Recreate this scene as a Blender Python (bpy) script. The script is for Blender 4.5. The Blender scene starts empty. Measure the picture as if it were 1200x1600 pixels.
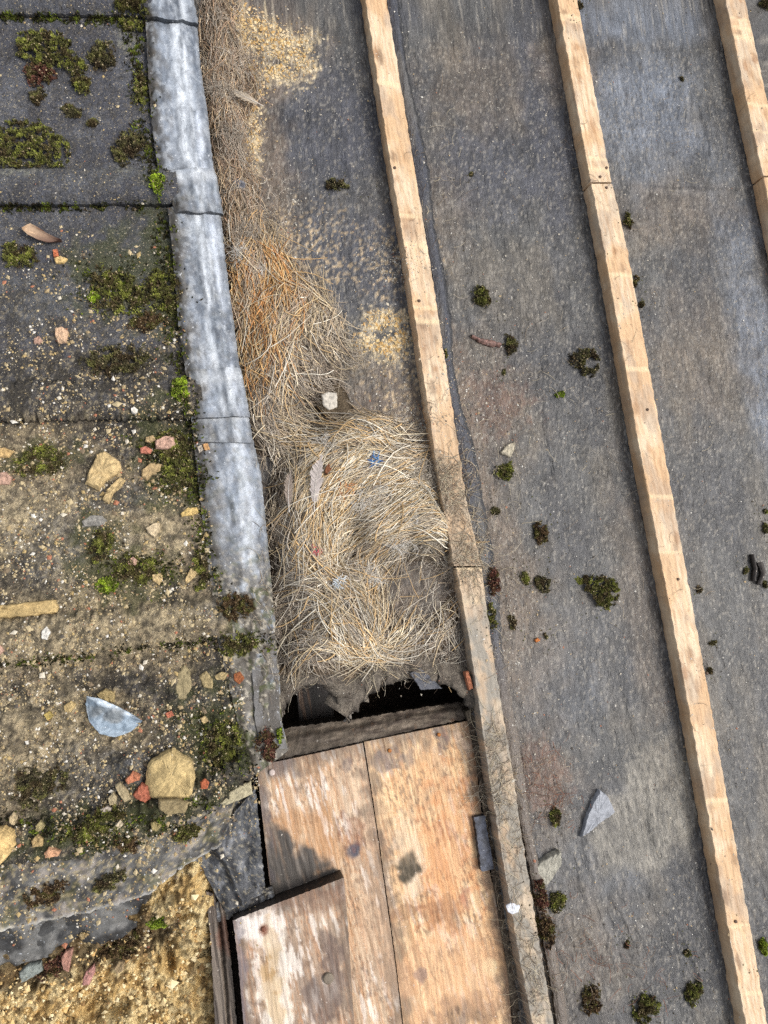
import bpy, math, random
import numpy as np

random.seed(7)
RNG = np.random.default_rng(11)
scene = bpy.context.scene
COL = scene.collection

# ------------------------------------------------------------------ camera
F = 1200.0                                     # focal length for a 1200 x 1600 picture
CAM = dict(rx=0.13424916, ry=-0.20440564, rz=-0.14951236, loc=(-0.30615375, 0.0, 1.00030845))


def rot(rx, ry, rz):
    cx, sx, cy, sy, cz, sz = np.cos(rx), np.sin(rx), np.cos(ry), np.sin(ry), np.cos(rz), np.sin(rz)
    Rx = np.array([[1, 0, 0], [0, cx, -sx], [0, sx, cx]])
    Ry = np.array([[cy, 0, sy], [0, 1, 0], [-sy, 0, cy]])
    Rz = np.array([[cz, -sz, 0], [sz, cz, 0], [0, 0, 1]])
    return Rz @ Ry @ Rx


CR = rot(CAM['rx'], CAM['ry'], CAM['rz'])
CL = np.array(CAM['loc'])
cd = bpy.data.cameras.new('camera')
cam = bpy.data.objects.new('camera', cd)
COL.objects.link(cam)
cd.sensor_fit = 'VERTICAL'
cd.sensor_height = 32.0
cd.lens = 32.0 * F / 1600.0
cd.clip_start = 0.02
cd.clip_end = 100.0
cam.rotation_euler = (CAM['rx'], CAM['ry'], CAM['rz'])
cam.location = CAM['loc']
scene.camera = cam

# ------------------------------------------------------------------ light
SUN_AZ, SUN_EL = math.radians(-14), math.radians(56)      # azimuth measured from +X
world = bpy.data.worlds.new('World')
scene.world = world
world.use_nodes = True
wn = world.node_tree
wn.nodes.clear()
sky = wn.nodes.new('ShaderNodeTexSky')
sky.sky_type = 'NISHITA'
sky.sun_disc = False
sky.sun_elevation = SUN_EL
sky.sun_rotation = math.radians(90) - SUN_AZ
sky.dust_density = 4.0
sky.air_density = 1.0
hs = wn.nodes.new('ShaderNodeHueSaturation')              # thin high cloud: a paler, greyer sky
hs.inputs['Saturation'].default_value = 0.34
bg = wn.nodes.new('ShaderNodeBackground')
bg.inputs['Strength'].default_value = 0.13
wo = wn.nodes.new('ShaderNodeOutputWorld')
wn.links.new(sky.outputs[0], hs.inputs['Color'])
wn.links.new(hs.outputs[0], bg.inputs[0])
wn.links.new(bg.outputs[0], wo.inputs[0])
sd = bpy.data.lights.new('sun', 'SUN')
sd.energy = 1.15
sd.angle = math.radians(20)
sd.color = (1.0, 0.965, 0.91)
sun = bpy.data.objects.new('sun', sd)
COL.objects.link(sun)
sun.location = (2, -0.6, 3)
sun.rotation_euler = (0, math.radians(90) - SUN_EL, SUN_AZ)
scene.view_settings.view_transform = 'Standard'
scene.view_settings.look = 'None'
scene.view_settings.gamma = 1.0
scene.view_settings.use_curve_mapping = False
scene.view_settings.exposure = 0.86
scene.cycles.use_denoising = False
ALB = 1.30                                                 # photo colour / surface colour


# ------------------------------------------------------------------ helpers
def at(u, v, z=0.0):
    """points on the level z that the photograph shows at pixel (u, v)"""
    u = np.asarray(u, float)
    v = np.asarray(v, float)
    z = np.asarray(z, float)
    d = np.stack([(u - 600) / F, -(v - 800) / F, -np.ones_like(u)], -1) @ CR.T
    t = (z - CL[2]) / d[..., 2]
    return CL + d * t[..., None]


def pt(u, v, z=0.0):
    return at(np.array([u]), np.array([v]), np.array([z]))[0]


MPP = 0.00086                                              # metres per photo pixel, about


def lin(r, g, b, k=None):
    c = np.array([r, g, b], float) / 255.0
    c = np.where(c <= 0.04045, c / 12.92, ((c + 0.055) / 1.055) ** 2.4)
    return c / (ALB if k is None else k)


def hash2(ix, iy, seed):
    h = (ix.astype(np.int64) * 374761393 + iy.astype(np.int64) * 668265263 + seed * 144269504) & 0xffffffff
    h = ((h ^ (h >> 13)) * 1274126177) & 0xffffffff
    h = (h ^ (h >> 16)) & 0xffffffff
    return h / 4294967295.0


def vnoise(x, y, seed=0):
    ix = np.floor(x)
    iy = np.floor(y)
    fx = x - ix
    fy = y - iy
    def g(i, j):
        t = hash2(ix + i, iy + j, seed) * 6.2831853
        return np.cos(t) * (fx - i) + np.sin(t) * (fy - j)
    wx = fx * fx * fx * (fx * (fx * 6 - 15) + 10)
    wy = fy * fy * fy * (fy * (fy * 6 - 15) + 10)
    n = (g(0, 0) * (1 - wx) + g(1, 0) * wx) * (1 - wy) + (g(0, 1) * (1 - wx) + g(1, 1) * wx) * wy
    return np.clip(0.5 + 1.15 * n, 0, 1)


def fbm(x, y, seed=0, o=4):
    s = 0
    a = 0.5
    for i in range(o):
        s = s + a * vnoise(x * 2 ** i + 17.3 * i, y * 2 ** i - 9.1 * i, seed + i * 31)
        a *= 0.5
    return s / (1 - 0.5 ** o)


def sstep(a, b, x):
    t = np.clip((x - a) / (b - a), 0, 1)
    return t * t * (3 - 2 * t)


def mix(a, b, m):
    m = np.clip(np.asarray(m), 0, 1)[..., None]
    return a * (1 - m) + b * m


def blobs(x, y, lst, rough=0.5, scale=45, seed=3, soft=0.35, z=0.0):
    """0..1 mask of ragged patches: lst of (u, v, ru, rv[, angle in degrees]) in photo pixels"""
    n = (fbm(x * scale, y * scale, seed) - 0.5) * 2 * rough
    m = np.zeros_like(x)
    for b in lst:
        c = pt(b[0], b[1], z)
        a = math.radians(b[4] if len(b) > 4 else 0)
        dx = x - c[0]
        dy = y - c[1]
        ca, sa = math.cos(a), math.sin(a)
        d = np.sqrt(((dx * ca + dy * sa) / (b[2] * MPP)) ** 2 + ((-dx * sa + dy * ca) / (b[3] * MPP)) ** 2)
        m = np.maximum(m, 1 - sstep(1 - soft, 1 + soft, d + n))
    return m


def line_mask(x, y, pts, width, rough=0.5, scale=60, seed=5, z=0.0):
    P = [pt(u, v, z)[:2] for u, v in pts]
    d = np.full_like(x, 9.0)
    for a, b in zip(P[:-1], P[1:]):
        ab = b - a
        t = np.clip(((x - a[0]) * ab[0] + (y - a[1]) * ab[1]) / (ab @ ab), 0, 1)
        d = np.minimum(d, np.hypot(x - a[0] - t * ab[0], y - a[1] - t * ab[1]))
    n = (fbm(x * scale, y * scale, seed) - 0.5) * 2 * rough
    return 1 - sstep(0.6, 1.3, d / (width * MPP) + n)


def in_poly(x, y, poly):
    c = np.zeros(x.shape, bool)
    n = len(poly)
    for i in range(n):
        x1, y1 = poly[i][:2]
        x2, y2 = poly[(i + 1) % n][:2]
        hit = ((y1 > y) != (y2 > y)) & (x < (x2 - x1) * (y - y1) / (y2 - y1 + 1e-12) + x1)
        c ^= hit
    return c


def wpoly(pts, z=0.0):
    return [pt(u, v, z) for u, v in pts]


def tag(o, label=None, cat=None, group=None, kind=None):
    if label:
        o['label'] = label
    if cat:
        o['category'] = cat
    if group:
        o['group'] = group
    if kind:
        o['kind'] = kind
    return o


def empty(name, loc):
    o = bpy.data.objects.new(name, None)
    o.empty_display_size = 0.02
    COL.objects.link(o)
    o.location = loc
    return o


def mesh_obj(name, V, faces, mat, cols=None, parent=None, smooth=True, origin=None):
    V = np.asarray(V, float)
    if parent is not None:
        org = np.array(parent.location)
        p = parent.parent
        while p is not None:
            org = org + np.array(p.location)
            p = p.parent
    elif origin is not None:
        org = np.array(origin)
    else:
        lo, hi = V.min(0), V.max(0)
        org = np.array([(lo[0] + hi[0]) / 2, (lo[1] + hi[1]) / 2, lo[2]])
    me = bpy.data.meshes.new(name)
    me.from_pydata((V - org).tolist(), [], faces if isinstance(faces, list) else faces.tolist())
    if cols is not None:
        ca = me.color_attributes.new('Col', 'FLOAT_COLOR', 'POINT')
        c4 = np.ones((len(V), 4), np.float32)
        c4[:, :3] = np.clip(cols, 0.002, 1)
        ca.data.foreach_set('color', c4.ravel())
    if smooth:
        me.polygons.foreach_set('use_smooth', np.ones(len(me.polygons), bool))
    me.materials.append(mat)
    me.update()
    o = bpy.data.objects.new(name, me)
    COL.objects.link(o)
    if parent is not None:
        o.parent = parent
    else:
        o.location = org
    return o


def resample(P, n):
    P = np.array([(p[0], p[1], p[2] if len(p) > 2 else np.nan) for p in P], float)
    s = np.r_[0, np.cumsum(np.hypot(np.diff(P[:, 0]), np.diff(P[:, 1])))]
    t = np.linspace(0, s[-1], n)
    return np.stack([np.interp(t, s, P[:, i]) for i in range(3)], -1)


def patch(name, A, B, nu, nv, z, thick, mat, zf=None, cf=None, parent=None, edge=0.0, side=0.8, seed=0, round_=0.0, ends=False):
    """a sheet or board between the outlines A and B (photo pixels), with real thickness"""
    a = resample(A, nv)
    b = resample(B, nv)
    za = np.where(np.isnan(a[:, 2]), z, a[:, 2])
    zb = np.where(np.isnan(b[:, 2]), z, b[:, 2])
    if edge:
        q = np.arange(nv) * 0.35
        for ch, sd_ in ((a, 1), (b, 2)):
            d = np.gradient(ch[:, :2], axis=0)
            d /= np.linalg.norm(d, axis=1)[:, None] + 1e-9
            jg = (fbm(q, q * 0 + 3 * sd_, seed + sd_) - 0.5) * edge
            ch[:, 0] += -d[:, 1] * jg
            ch[:, 1] += d[:, 0] * jg
    u = np.linspace(0, 1, nu)
    U, Vv = np.meshgrid(u, np.linspace(0, 1, nv))
    X = a[:, None, 0] * (1 - U) + b[:, None, 0] * U
    Y = a[:, None, 1] * (1 - U) + b[:, None, 1] * U
    Z = za[:, None] * (1 - U) + zb[:, None] * U
    if edge and ends:
        q = np.arange(nu) * 0.35
        Y[0] += (fbm(q, q * 0 + 5, seed + 3) - 0.5) * edge
        Y[-1] += (fbm(q, q * 0 + 7, seed + 4) - 0.5) * edge
    W = at(X, Y, Z)
    if zf is not None:
        W[..., 2] += zf(W[..., 0], W[..., 1], U, Vv)
    if round_:
        e = np.minimum.reduce([U * (nu - 1), (1 - U) * (nu - 1), Vv * (nv - 1), (1 - Vv) * (nv - 1)])
        W[..., 2] -= np.where(e < 0.5, round_, 0)
    cols = cf(W[..., 0], W[..., 1], U, Vv) if cf is not None else np.full(W.shape, 0.3)
    idx = np.arange(nu * nv).reshape(nv, nu)
    # which way round so that faces look up
    q = np.stack([idx[:-1, :-1], idx[1:, :-1], idx[1:, 1:], idx[:-1, 1:]], -1).reshape(-1, 4)
    V = W.reshape(-1, 3)
    C = cols.reshape(-1, 3)
    n = np.cross(V[q[0, 1]] - V[q[0, 0]], V[q[0, 2]] - V[q[0, 0]])
    if n[2] < 0:
        q = q[:, ::-1]
    loop = np.r_[idx[0, :], idx[1:, -1], idx[-1, -2::-1], idx[-2:0:-1, 0]]
    faces = q.tolist()
    nb = len(V)
    low = V[loop].copy()
    if np.ndim(thick):
        low[:, 2] = thick[0]
    else:
        low[:, 2] -= thick
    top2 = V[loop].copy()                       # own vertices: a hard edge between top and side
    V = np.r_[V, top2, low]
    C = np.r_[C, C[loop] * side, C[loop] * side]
    m = len(loop)
    k = np.arange(m)
    k2 = (k + 1) % m
    sides = np.stack([nb + k, nb + k2, nb + m + k2, nb + m + k], -1)
    area = 0.5 * np.sum(top2[:, 0] * np.roll(top2[:, 1], -1) - np.roll(top2[:, 0], -1) * top2[:, 1])
    if area > 0:
        sides = sides[:, ::-1]
    faces += sides.tolist()
    faces.append((nb + m + (k if area < 0 else k[::-1])).tolist())
    return mesh_obj(name, V, faces, mat, C, parent)


# ------------------------------------------------------------------ materials
def vmat(name, rough=0.8, bump=0.3, bscale=600, nscale=400, namp=0.35, stretch=None, spec=0.4, rvar=0.15, spot=0.0, metallic=0.0, bdist=0.001, specks=(), bump2=None):
    m = bpy.data.materials.new(name)
    m.use_nodes = True
    t = m.node_tree
    N, L = t.nodes, t.links
    b = N['Principled BSDF']
    b.inputs['Specular IOR Level'].default_value = spec
    b.inputs['Metallic'].default_value = metallic
    at_ = N.new('ShaderNodeAttribute')
    at_.attribute_name = 'Col'
    tc = N.new('ShaderNodeTexCoord')
    oi = N.new('ShaderNodeObjectInfo')
    mp = N.new('ShaderNodeMapping')
    L.new(tc.outputs['Object'], mp.inputs['Vector'])
    cb = N.new('ShaderNodeCombineXYZ')
    mu = N.new('ShaderNodeMath')
    mu.operation = 'MULTIPLY'
    mu.inputs[1].default_value = 37.0
    L.new(oi.outputs['Random'], mu.inputs[0])
    L.new(mu.outputs[0], cb.inputs[2])
    L.new(mu.outputs[0], cb.inputs[0])
    L.new(cb.outputs[0], mp.inputs['Location'])
    if stretch:
        mp.inputs['Rotation'].default_value = (0, 0, stretch[3] if len(stretch) > 3 else 0)
        mp.inputs['Scale'].default_value = stretch[:3]
    n1 = N.new('ShaderNodeTexNoise')
    n1.inputs['Scale'].default_value = nscale
    n1.inputs['Detail'].default_value = 4
    n1.inputs['Roughness'].default_value = 0.65
    L.new(mp.outputs[0], n1.inputs['Vector'])
    mr = N.new('ShaderNodeMapRange')
    mr.inputs[1].default_value = 0.25
    mr.inputs[2].default_value = 0.75
    mr.inputs[3].default_value = 1 - namp
    mr.inputs[4].default_value = 1 + namp
    L.new(n1.outputs[0], mr.inputs[0])
    vm = N.new('ShaderNodeVectorMath')
    vm.operation = 'SCALE'
    L.new(at_.outputs['Color'], vm.inputs[0])
    L.new(mr.outputs[0], vm.inputs['Scale'])
    cur = vm.outputs[0]
    for k, (sc_, lo_, hi_, rgb, amt) in enumerate(specks):
        ns = N.new('ShaderNodeTexNoise')
        ns.inputs['Scale'].default_value = sc_
        ns.inputs['Detail'].default_value = 2
        ns.noise_dimensions = '4D'
        ns.inputs['W'].default_value = 3.7 * k + 1
        L.new((mp if stretch and k % 2 == 0 else tc).outputs[0 if stretch and k % 2 == 0 else 'Object'], ns.inputs['Vector'])
        ms = N.new('ShaderNodeMapRange')
        ms.inputs[1].default_value = lo_
        ms.inputs[2].default_value = hi_
        ms.inputs[4].default_value = amt
        L.new(ns.outputs[0], ms.inputs[0])
        mx = N.new('ShaderNodeMix')
        mx.data_type = 'RGBA'
        L.new(ms.outputs[0], mx.inputs[0])
        L.new(cur, mx.inputs[6])
        mx.inputs[7].default_value = (*lin(*rgb), 1)
        cur = mx.outputs[2]
    L.new(cur, b.inputs['Base Color'])
    mr2 = N.new('ShaderNodeMapRange')
    mr2.inputs[3].default_value = max(0.05, rough - rvar)
    mr2.inputs[4].default_value = min(1.0, rough + rvar)
    n2 = N.new('ShaderNodeTexNoise')
    n2.inputs['Scale'].default_value = nscale * 0.12
    n2.inputs['Detail'].default_value = 3
    L.new(mp.outputs[0], n2.inputs['Vector'])
    L.new(n2.outputs[0], mr2.inputs[0])
    L.new(mr2.outputs[0], b.inputs['Roughness'])
    if bump:
        n3 = N.new('ShaderNodeTexNoise')
        n3.inputs['Scale'].default_value = bscale
        n3.inputs['Detail'].default_value = 5
        n3.inputs['Roughness'].default_value = 0.7
        L.new(mp.outputs[0], n3.inputs['Vector'])
        bp = N.new('ShaderNodeBump')
        bp.inputs['Strength'].default_value = bump
        bp.inputs['Distance'].default_value = bdist
        L.new(n3.outputs[0], bp.inputs['Height'])
        last = bp
        if bump2:
            n4 = N.new('ShaderNodeTexNoise')
            n4.inputs['Scale'].default_value = bump2[0]
            n4.inputs['Detail'].default_value = 3
            n4.inputs['Distortion'].default_value = bump2[3]
            L.new(mp.outputs[0], n4.inputs['Vector'])
            last = N.new('ShaderNodeBump')
            last.inputs['Strength'].default_value = bump2[1]
            last.inputs['Distance'].default_value = bump2[2]
            L.new(n4.outputs[0], last.inputs['Height'])
            L.new(bp.outputs[0], last.inputs['Normal'])
        L.new(last.outputs[0], b.inputs['Normal'])
    return m


PALE_SP, DARK_SP = (206, 198, 182), (44, 42, 40)
M_FELT = vmat('roofing_felt', 0.36, 0.9, 420, 520, 0.42, (1, 0.3, 1, 0), 0.5, 0.14, bdist=0.0022,
              specks=[(480, 0.64, 0.71, (170, 166, 156), 0.5), (300, 0.64, 0.72, (54, 52, 52), 0.6), (260, 0.66, 0.72, (50, 49, 50), 0.65), (240, 0.715, 0.735, (214, 208, 196), 0.8)], bump2=(150, 0.9, 0.0030, 0.5))
M_WOOD = vmat('sawn_softwood', 0.72, 0.5, 500, 420, 0.2, (1, 0.06, 1, 0), 0.3, specks=[(420, 0.70, 0.76, (120, 88, 62), 0.6), (150, 0.66, 0.8, (168, 132, 96), 0.5)])
M_BOARD = vmat('old_board', 0.6, 0.7, 420, 300, 0.32, (1, 0.07, 1, math.radians(-8)), 0.35, bdist=0.0015,
               specks=[(330, 0.69, 0.74, (62, 48, 40), 0.7), (240, 0.69, 0.75, (240, 228, 214), 0.6), (110, 0.62, 0.75, (150, 112, 82), 0.5)])
M_LEAD = vmat('weathered_lead', 0.5, 0.6, 300, 240, 0.22, None, 0.5, 0.15, bdist=0.0015, specks=[(420, 0.62, 0.72, (76, 78, 82), 0.6), (260, 0.66, 0.74, (226, 230, 234), 0.6)])
M_TILE = vmat('gritty_concrete', 0.75, 1.0, 330, 420, 0.55, None, 0.35, 0.2, bdist=0.004,
              specks=[(420, 0.635, 0.68, (196, 182, 150), 0.8), (230, 0.62, 0.70, (44, 40, 34), 0.75), (620, 0.68, 0.72, (224, 220, 208), 0.9)])
M_SOIL = vmat('dusty_debris', 0.95, 1.0, 400, 400, 0.5, None, 0.15, bdist=0.004, specks=[(500, 0.63, 0.70, (176, 160, 136), 0.7), (260, 0.62, 0.70, (50, 40, 32), 0.7)])
M_STRAW = vmat('dry_straw', 0.7, 0, 0, 300, 0.25, None, 0.3)
M_MOSS = vmat('moss', 0.85, 0, 0, 300, 0.35, None, 0.2)
M_STONE = vmat('broken_mortar', 0.9, 0.9, 300, 260, 0.32, None, 0.2, bdist=0.002, specks=[(260, 0.66, 0.71, (88, 74, 56), 0.7), (420, 0.68, 0.73, (232, 222, 200), 0.6)])
M_SLATE = vmat('slate', 0.6, 0.6, 400, 250, 0.22, None, 0.4, specks=[(300, 0.68, 0.74, (200, 200, 200), 0.5)])
M_GRIT = vmat('grit', 0.85, 0, 0, 300, 0.1, None, 0.3)
M_MORTAR = vmat('sand_mortar', 0.95, 1.0, 260, 300, 0.45, None, 0.15, bdist=0.005, specks=[(200, 0.67, 0.72, (96, 74, 48), 0.6), (300, 0.62, 0.70, (228, 200, 146), 0.6)])
M_DARK = vmat('black_underlay', 0.45, 0.9, 200, 200, 0.4, None, 0.5, 0.2, bdist=0.002, specks=[(400, 0.66, 0.72, (170, 166, 156), 0.6)])
M_FEATHER = vmat('feather', 0.8, 0, 0, 300, 0.2, None, 0.2)
# bits of plastic, fluff and thread are plain

# ------------------------------------------------------------------ the setting
# roofing felt, one wrinkled sheet with a torn opening
HOLE_L = [(444, 1116), (450, 1094), (468, 1076), (490, 1064), (507, 1072), (522, 1090), (530, 1108), (538, 1126), (536, 1150), (440, 1150)]
HOLE_R = [(552, 1124), (560, 1100), (574, 1090), (580, 1080), (594, 1078), (600, 1068), (616, 1069), (630, 1056), (645, 1062), (660, 1059), (682, 1069),
          (694, 1066), (712, 1074), (722, 1090), (730, 1112), (730, 1140), (556, 1150)]
CUT = [(425, 1122), (520, 1112), (536, 1126), (552, 1126), (570, 1108), (722, 1095), (738, 1105), (752, 1200), (766, 1300), (782, 1400), (800, 1500), (812, 1600), (830, 1800), (200, 1800), (330, 1300), (400, 1180)]
CUTW = wpoly(CUT)
HOLELW = wpoly(HOLE_L)
HOLERW = wpoly(HOLE_R)


def axis(lo, hi, step, far):
    a = np.arange(lo, hi, step)
    l = lo - np.geomspace(step * 2, far, 14)[::-1]
    r = a[-1] + np.geomspace(step * 2, far, 14)
    return np.r_[l, a, r]


def ramp(x, y, pts, z=0.0):
    return blobs(x, y, pts, z=z)


CREASES = [(1003, 1215, 1022, 1350, -0.003), (1040, 1300, 1120, 1450, 0.003), (700, 20, 726, 120, 0.003), (850, 620, 880, 800, 0.003), (790, 1090, 830, 1260, -0.003), (960, 1010, 1010, 1200, 0.003),
           (1090, 130, 1130, 300, 0.0025), (980, 290, 1190, 300, 0.002), (1100, 480, 1140, 700, 0.002), (900, 1330, 930, 1450, 0.003), (1080, 1490, 1100, 1600, -0.004), (530, 180, 560, 330, 0.0025), (780, 280, 800, 420, 0.002)]


def felt_height(x, y):
    w = fbm(x * 9, y * 4, 40, 3) - 0.5
    wr = fbm(x * 95 + 2.2 * w, y * 17, 41, 3) - 0.5
    lower = sstep(0.1, -0.35, y)
    waves = np.sin((x + 0.30 * y) * 480 + 7 * fbm(x * 22, y * 14, 43) + 0) * (0.5 + 0.5 * np.sin(y * 40 + 6 * fbm(x * 12, y * 12, 44)))
    sag = -0.004 * np.sin(np.clip((x % 0.3) / 0.3, 0, 1) * math.pi) ** 2
    h = 0.004 * w + 0.0012 * wr + 0.0006 * waves * (0.25 + 1.0 * lower) + sag + 0.0004 * (fbm(x * 320, y * 210, 45, 2) - 0.5)
    # lap of two sheets: the fold shows just beside the first batten
    rip = fbm(x * 150 + 3 * fbm(x * 18, y * 18, 49), y * 34, 50, 2) - 0.5
    h = h + 0.0024 * rip
    # a few long creases
    for (u0, v0, u1, v1, d) in CREASES:
        a, b = pt(u0, v0)[:2], pt(u1, v1)[:2]
        ab = b - a
        t = np.clip(((x - a[0]) * ab[0] + (y - a[1]) * ab[1]) / (ab @ ab), 0, 1)
        wv = 0.004 * (fbm(t * 6, t * 0 + u0, 51) - 0.5)
        r_ = ((x - a[0]) * ab[1] - (y - a[1]) * ab[0]) / np.hypot(*ab) + wv
        e = np.hypot(x - a[0] - t * ab[0], y - a[1] - t * ab[1])
        h = h + d * np.exp(-(r_ / 0.0035) ** 2) * (e < 0.02) * np.sin(t * math.pi)
    return h - 0.002


def felt_colour(x, y):
    base = lin(89, 88, 86)
    dark = lin(58, 58, 62)
    tan = lin(106, 99, 88)
    blue = lin(116, 122, 132)  # tone of the sky sheen painted on the felt
    n = fbm(x * 7, y * 5, 60)
    c = mix(np.broadcast_to(base, x.shape + (3,)), dark, sstep(0.35, 0.62, n) * 0.55)
    c = mix(c, tan, sstep(0.45, 0.75, fbm(x * 13, y * 6, 61)) * 0.7)
    # darker, still clean strips of felt
    m = blobs(x, y, [(500, 200, 130, 110), (560, 370, 90, 60), (570, 430, 70, 60), (620, 640, 50, 50), (760, 260, 120, 80), (850, 200, 45, 220), (600, 20, 60, 30)], 0.5, 22, 4, 0.6)
    c = mix(c, lin(76, 77, 84), m * 0.85)
    m = blobs(x, y, [(1010, 170, 110, 130), (1180, 520, 40, 240), (1000, 30, 120, 50)], 0.5, 16, 8, 0.7)
    c = mix(c, blue, m * 0.85)  # sky reflection put into the felt colour as bluish patches
    m = blobs(x, y, [(930, 1360, 90, 120), (880, 1050, 120, 90)], 0.6, 18, 8, 0.7)
    c = mix(c, lin(92, 95, 100), m * 0.6)  # weaker painted sky sheen lower down
    m = blobs(x, y, [(1040, 1240, 75, 85), (1000, 1300, 80, 60)], 0.35, 30, 18, 0.25)
    c = mix(c, lin(140, 134, 122), m * 0.75)
    # brown, dusty areas along the first batten
    m = blobs(x, y, [(680, 330, 60, 90), (760, 640, 85, 110), (740, 130, 90, 80), (820, 1230, 85, 100), (800, 1000, 80, 160), (900, 1500, 100, 90), (880, 110, 60, 60), (1000, 950, 30, 200), (1100, 560, 90, 120), (1050, 330, 120, 60)], 0.6, 30, 9, 0.6)
    c = mix(c, lin(120, 106, 90), m * 0.45)
    m = blobs(x, y, [(850, 1220, 40, 45), (840, 1180, 30, 25), (770, 630, 60, 50)], 0.8, 60, 10, 0.4)
    c = mix(c, lin(116, 84, 66), m * 0.5)
    # dust from the nest, round it and down to the tear
    m = blobs(x, y, [(560, 900, 190, 210), (640, 1050, 120, 70), (480, 1060, 90, 60), (620, 640, 90, 80), (400, 300, 60, 380), (400, 60, 100, 90), (740, 800, 50, 300), (790, 900, 50, 130)], 0.45, 30, 11, 0.4)
    c = mix(c, lin(112, 98, 84), m * 0.85)
    # pale yellow lichen-like crust
    m = blobs(x, y, [(405, 40, 34, 22), (440, 70, 40, 26), (478, 60, 22, 20), (478, 100, 22, 24), (440, 112, 30, 18), (392, 118, 26, 18), (375, 70, 22, 26), (388, 170, 18, 30), (398, 220, 12, 30), (392, 268, 12, 16), (590, 500, 26, 20), (622, 496, 20, 14), (572, 535, 24, 20), (606, 545, 28, 22), (560, 560, 12, 14), (628, 530, 16, 18)], 1.3, 95, 12, 0.25)
    sp = sstep(0.42, 0.62, fbm(x * 230, y * 230, 62, 3))
    c = mix(c, lin(222, 202, 164), m * (0.3 + 0.7 * sp) * 0.95)
    m = blobs(x, y, [(640, 660, 55, 40), (610, 410, 70, 55), (640, 600, 70, 60), (470, 370, 80, 50), (640, 340, 30, 30), (500, 420, 50, 40)], 0.9, 60, 13, 0.5)
    sp = sstep(0.57, 0.66, fbm(x * 150, y * 150, 63, 3))
    c = mix(c, lin(196, 172, 136), m * sp * 0.8)
    # wrinkle light and shade put into the colour; fine pale fibres and flecks everywhere
    st2 = fbm(x * 120 + 2 * fbm(x * 20, y * 20, 68), y * 30, 67, 3)
    c = mix(c, c * 0.66, sstep(0.5, 0.68, st2) * 0.6)
    c = mix(c, c * 1.3, sstep(0.45, 0.3, st2) * 0.5)
    md = fbm(x * 34, y * 20, 69, 4)
    c = mix(c, c * 0.66, sstep(0.52, 0.68, md) * 0.6)
    c = mix(c, c * 1.28, sstep(0.46, 0.32, md) * 0.6)
    fl = sstep(0.70, 0.78, fbm(x * 420, y * 130, 64, 2))
    c = mix(c, lin(176, 168, 154), fl * 0.4)
    dk = sstep(0.62, 0.75, fbm(x * 260, y * 60, 65, 3))
    c = mix(c, lin(62, 61, 62), dk * 0.5)
    m = blobs(x, y, [(600, 760, 40, 200), (1180, 500, 10, 10)], 0.4, 30, 14, 0.5)
    return c


xs = axis(-0.47, 0.62, 0.0027, 0.9)
ys = axis(-0.82, 0.78, 0.0030, 0.9)
FX, FY = np.meshgrid(xs, ys)
FZ = felt_height(FX, FY)


def near_hole(x, y):
    return blobs(x, y, [(500, 1095, 70, 40), (630, 1090, 110, 40)], 0.0, 20, 1, 0.5)


FZ = FZ + 0.010 * near_hole(FX, FY) * (0.3 + fbm(FX * 40, FY * 40, 46))
FC = felt_colour(FX, FY)
ed = blobs(FX, FY, [(500, 1095, 60, 36), (630, 1090, 100, 34)], 0.3, 40, 2, 0.3)
FC = mix(FC, lin(132, 122, 108), ed * 0.5)
nx, ny = len(xs), len(ys)
idx = np.arange(nx * ny).reshape(ny, nx)
jx = FX + (fbm(FX * 130, FY * 130, 47) - 0.5) * 0.008
jy = FY + (fbm(FX * 130, FY * 130, 48) - 0.5) * 0.010
dead = in_poly(jx, jy, CUTW) | in_poly(jx, jy, HOLELW) | in_poly(jx, jy, HOLERW)
dead |= FX < pt(250, 0, 0)[0] - 0.03
dead |= (FY < 0.05) & (FX < -0.40 + 0.0)
q = np.stack([idx[:-1, :-1], idx[:-1, 1:], idx[1:, 1:], idx[1:, :-1]], -1).reshape(-1, 4)
q = q[~dead.reshape(-1)[q].any(1)]
V = np.stack([FX, FY, FZ], -1).reshape(-1, 3)
felt = mesh_obj('roofing_felt', V, q, M_FELT, FC.reshape(-1, 3), origin=(0, 0, 0))
tag(felt, 'weathered grey roofing felt sheet stretched under the battens', 'roofing felt', kind='structure')


def drop_z(x, y):
    return float(felt_height(np.array([x]), np.array([y]))[0])


# the dark space under the roof
vx = np.array([[-1.6, -1.9, -0.16], [1.7, -1.9, -0.16], [1.7, 1.8, -0.16], [-1.6, 1.8, -0.16]])
g = np.linspace(0, 1, 12)
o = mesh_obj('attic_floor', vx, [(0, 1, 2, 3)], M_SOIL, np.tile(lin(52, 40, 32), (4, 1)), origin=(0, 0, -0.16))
tag(o, 'dark space below the torn felt', 'attic', kind='structure')

# felt lap: the folded edge of the upper sheet beside the first batten
LAP = [(612, -60), (616, 20), (630, 110), (645, 190), (659, 270), (672, 350), (684, 420), (694, 500), (702, 570), (712, 640), (726, 700), (736, 760), (748, 850), (760, 930), (775, 1010), (788, 1090), (800, 1170), (822, 1280), (850, 1420), (875, 1560), (890, 1680)]


def lap_col(x, y, u, v):
    c = mix(np.broadcast_to(lin(68, 70, 78), x.shape + (3,)), lin(96, 94, 92), sstep(0.46, 0.66, fbm(x * 30, y * 10, 70)))
    c = mix(c, lin(26, 26, 29), sstep(0.70, 0.86, u) * 0.9)  # edge shadow of the lap painted as a near-black band
    low = sstep(-0.05, -0.2, y)
    return mix(c, lin(116, 104, 92), low * 0.8)


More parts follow.
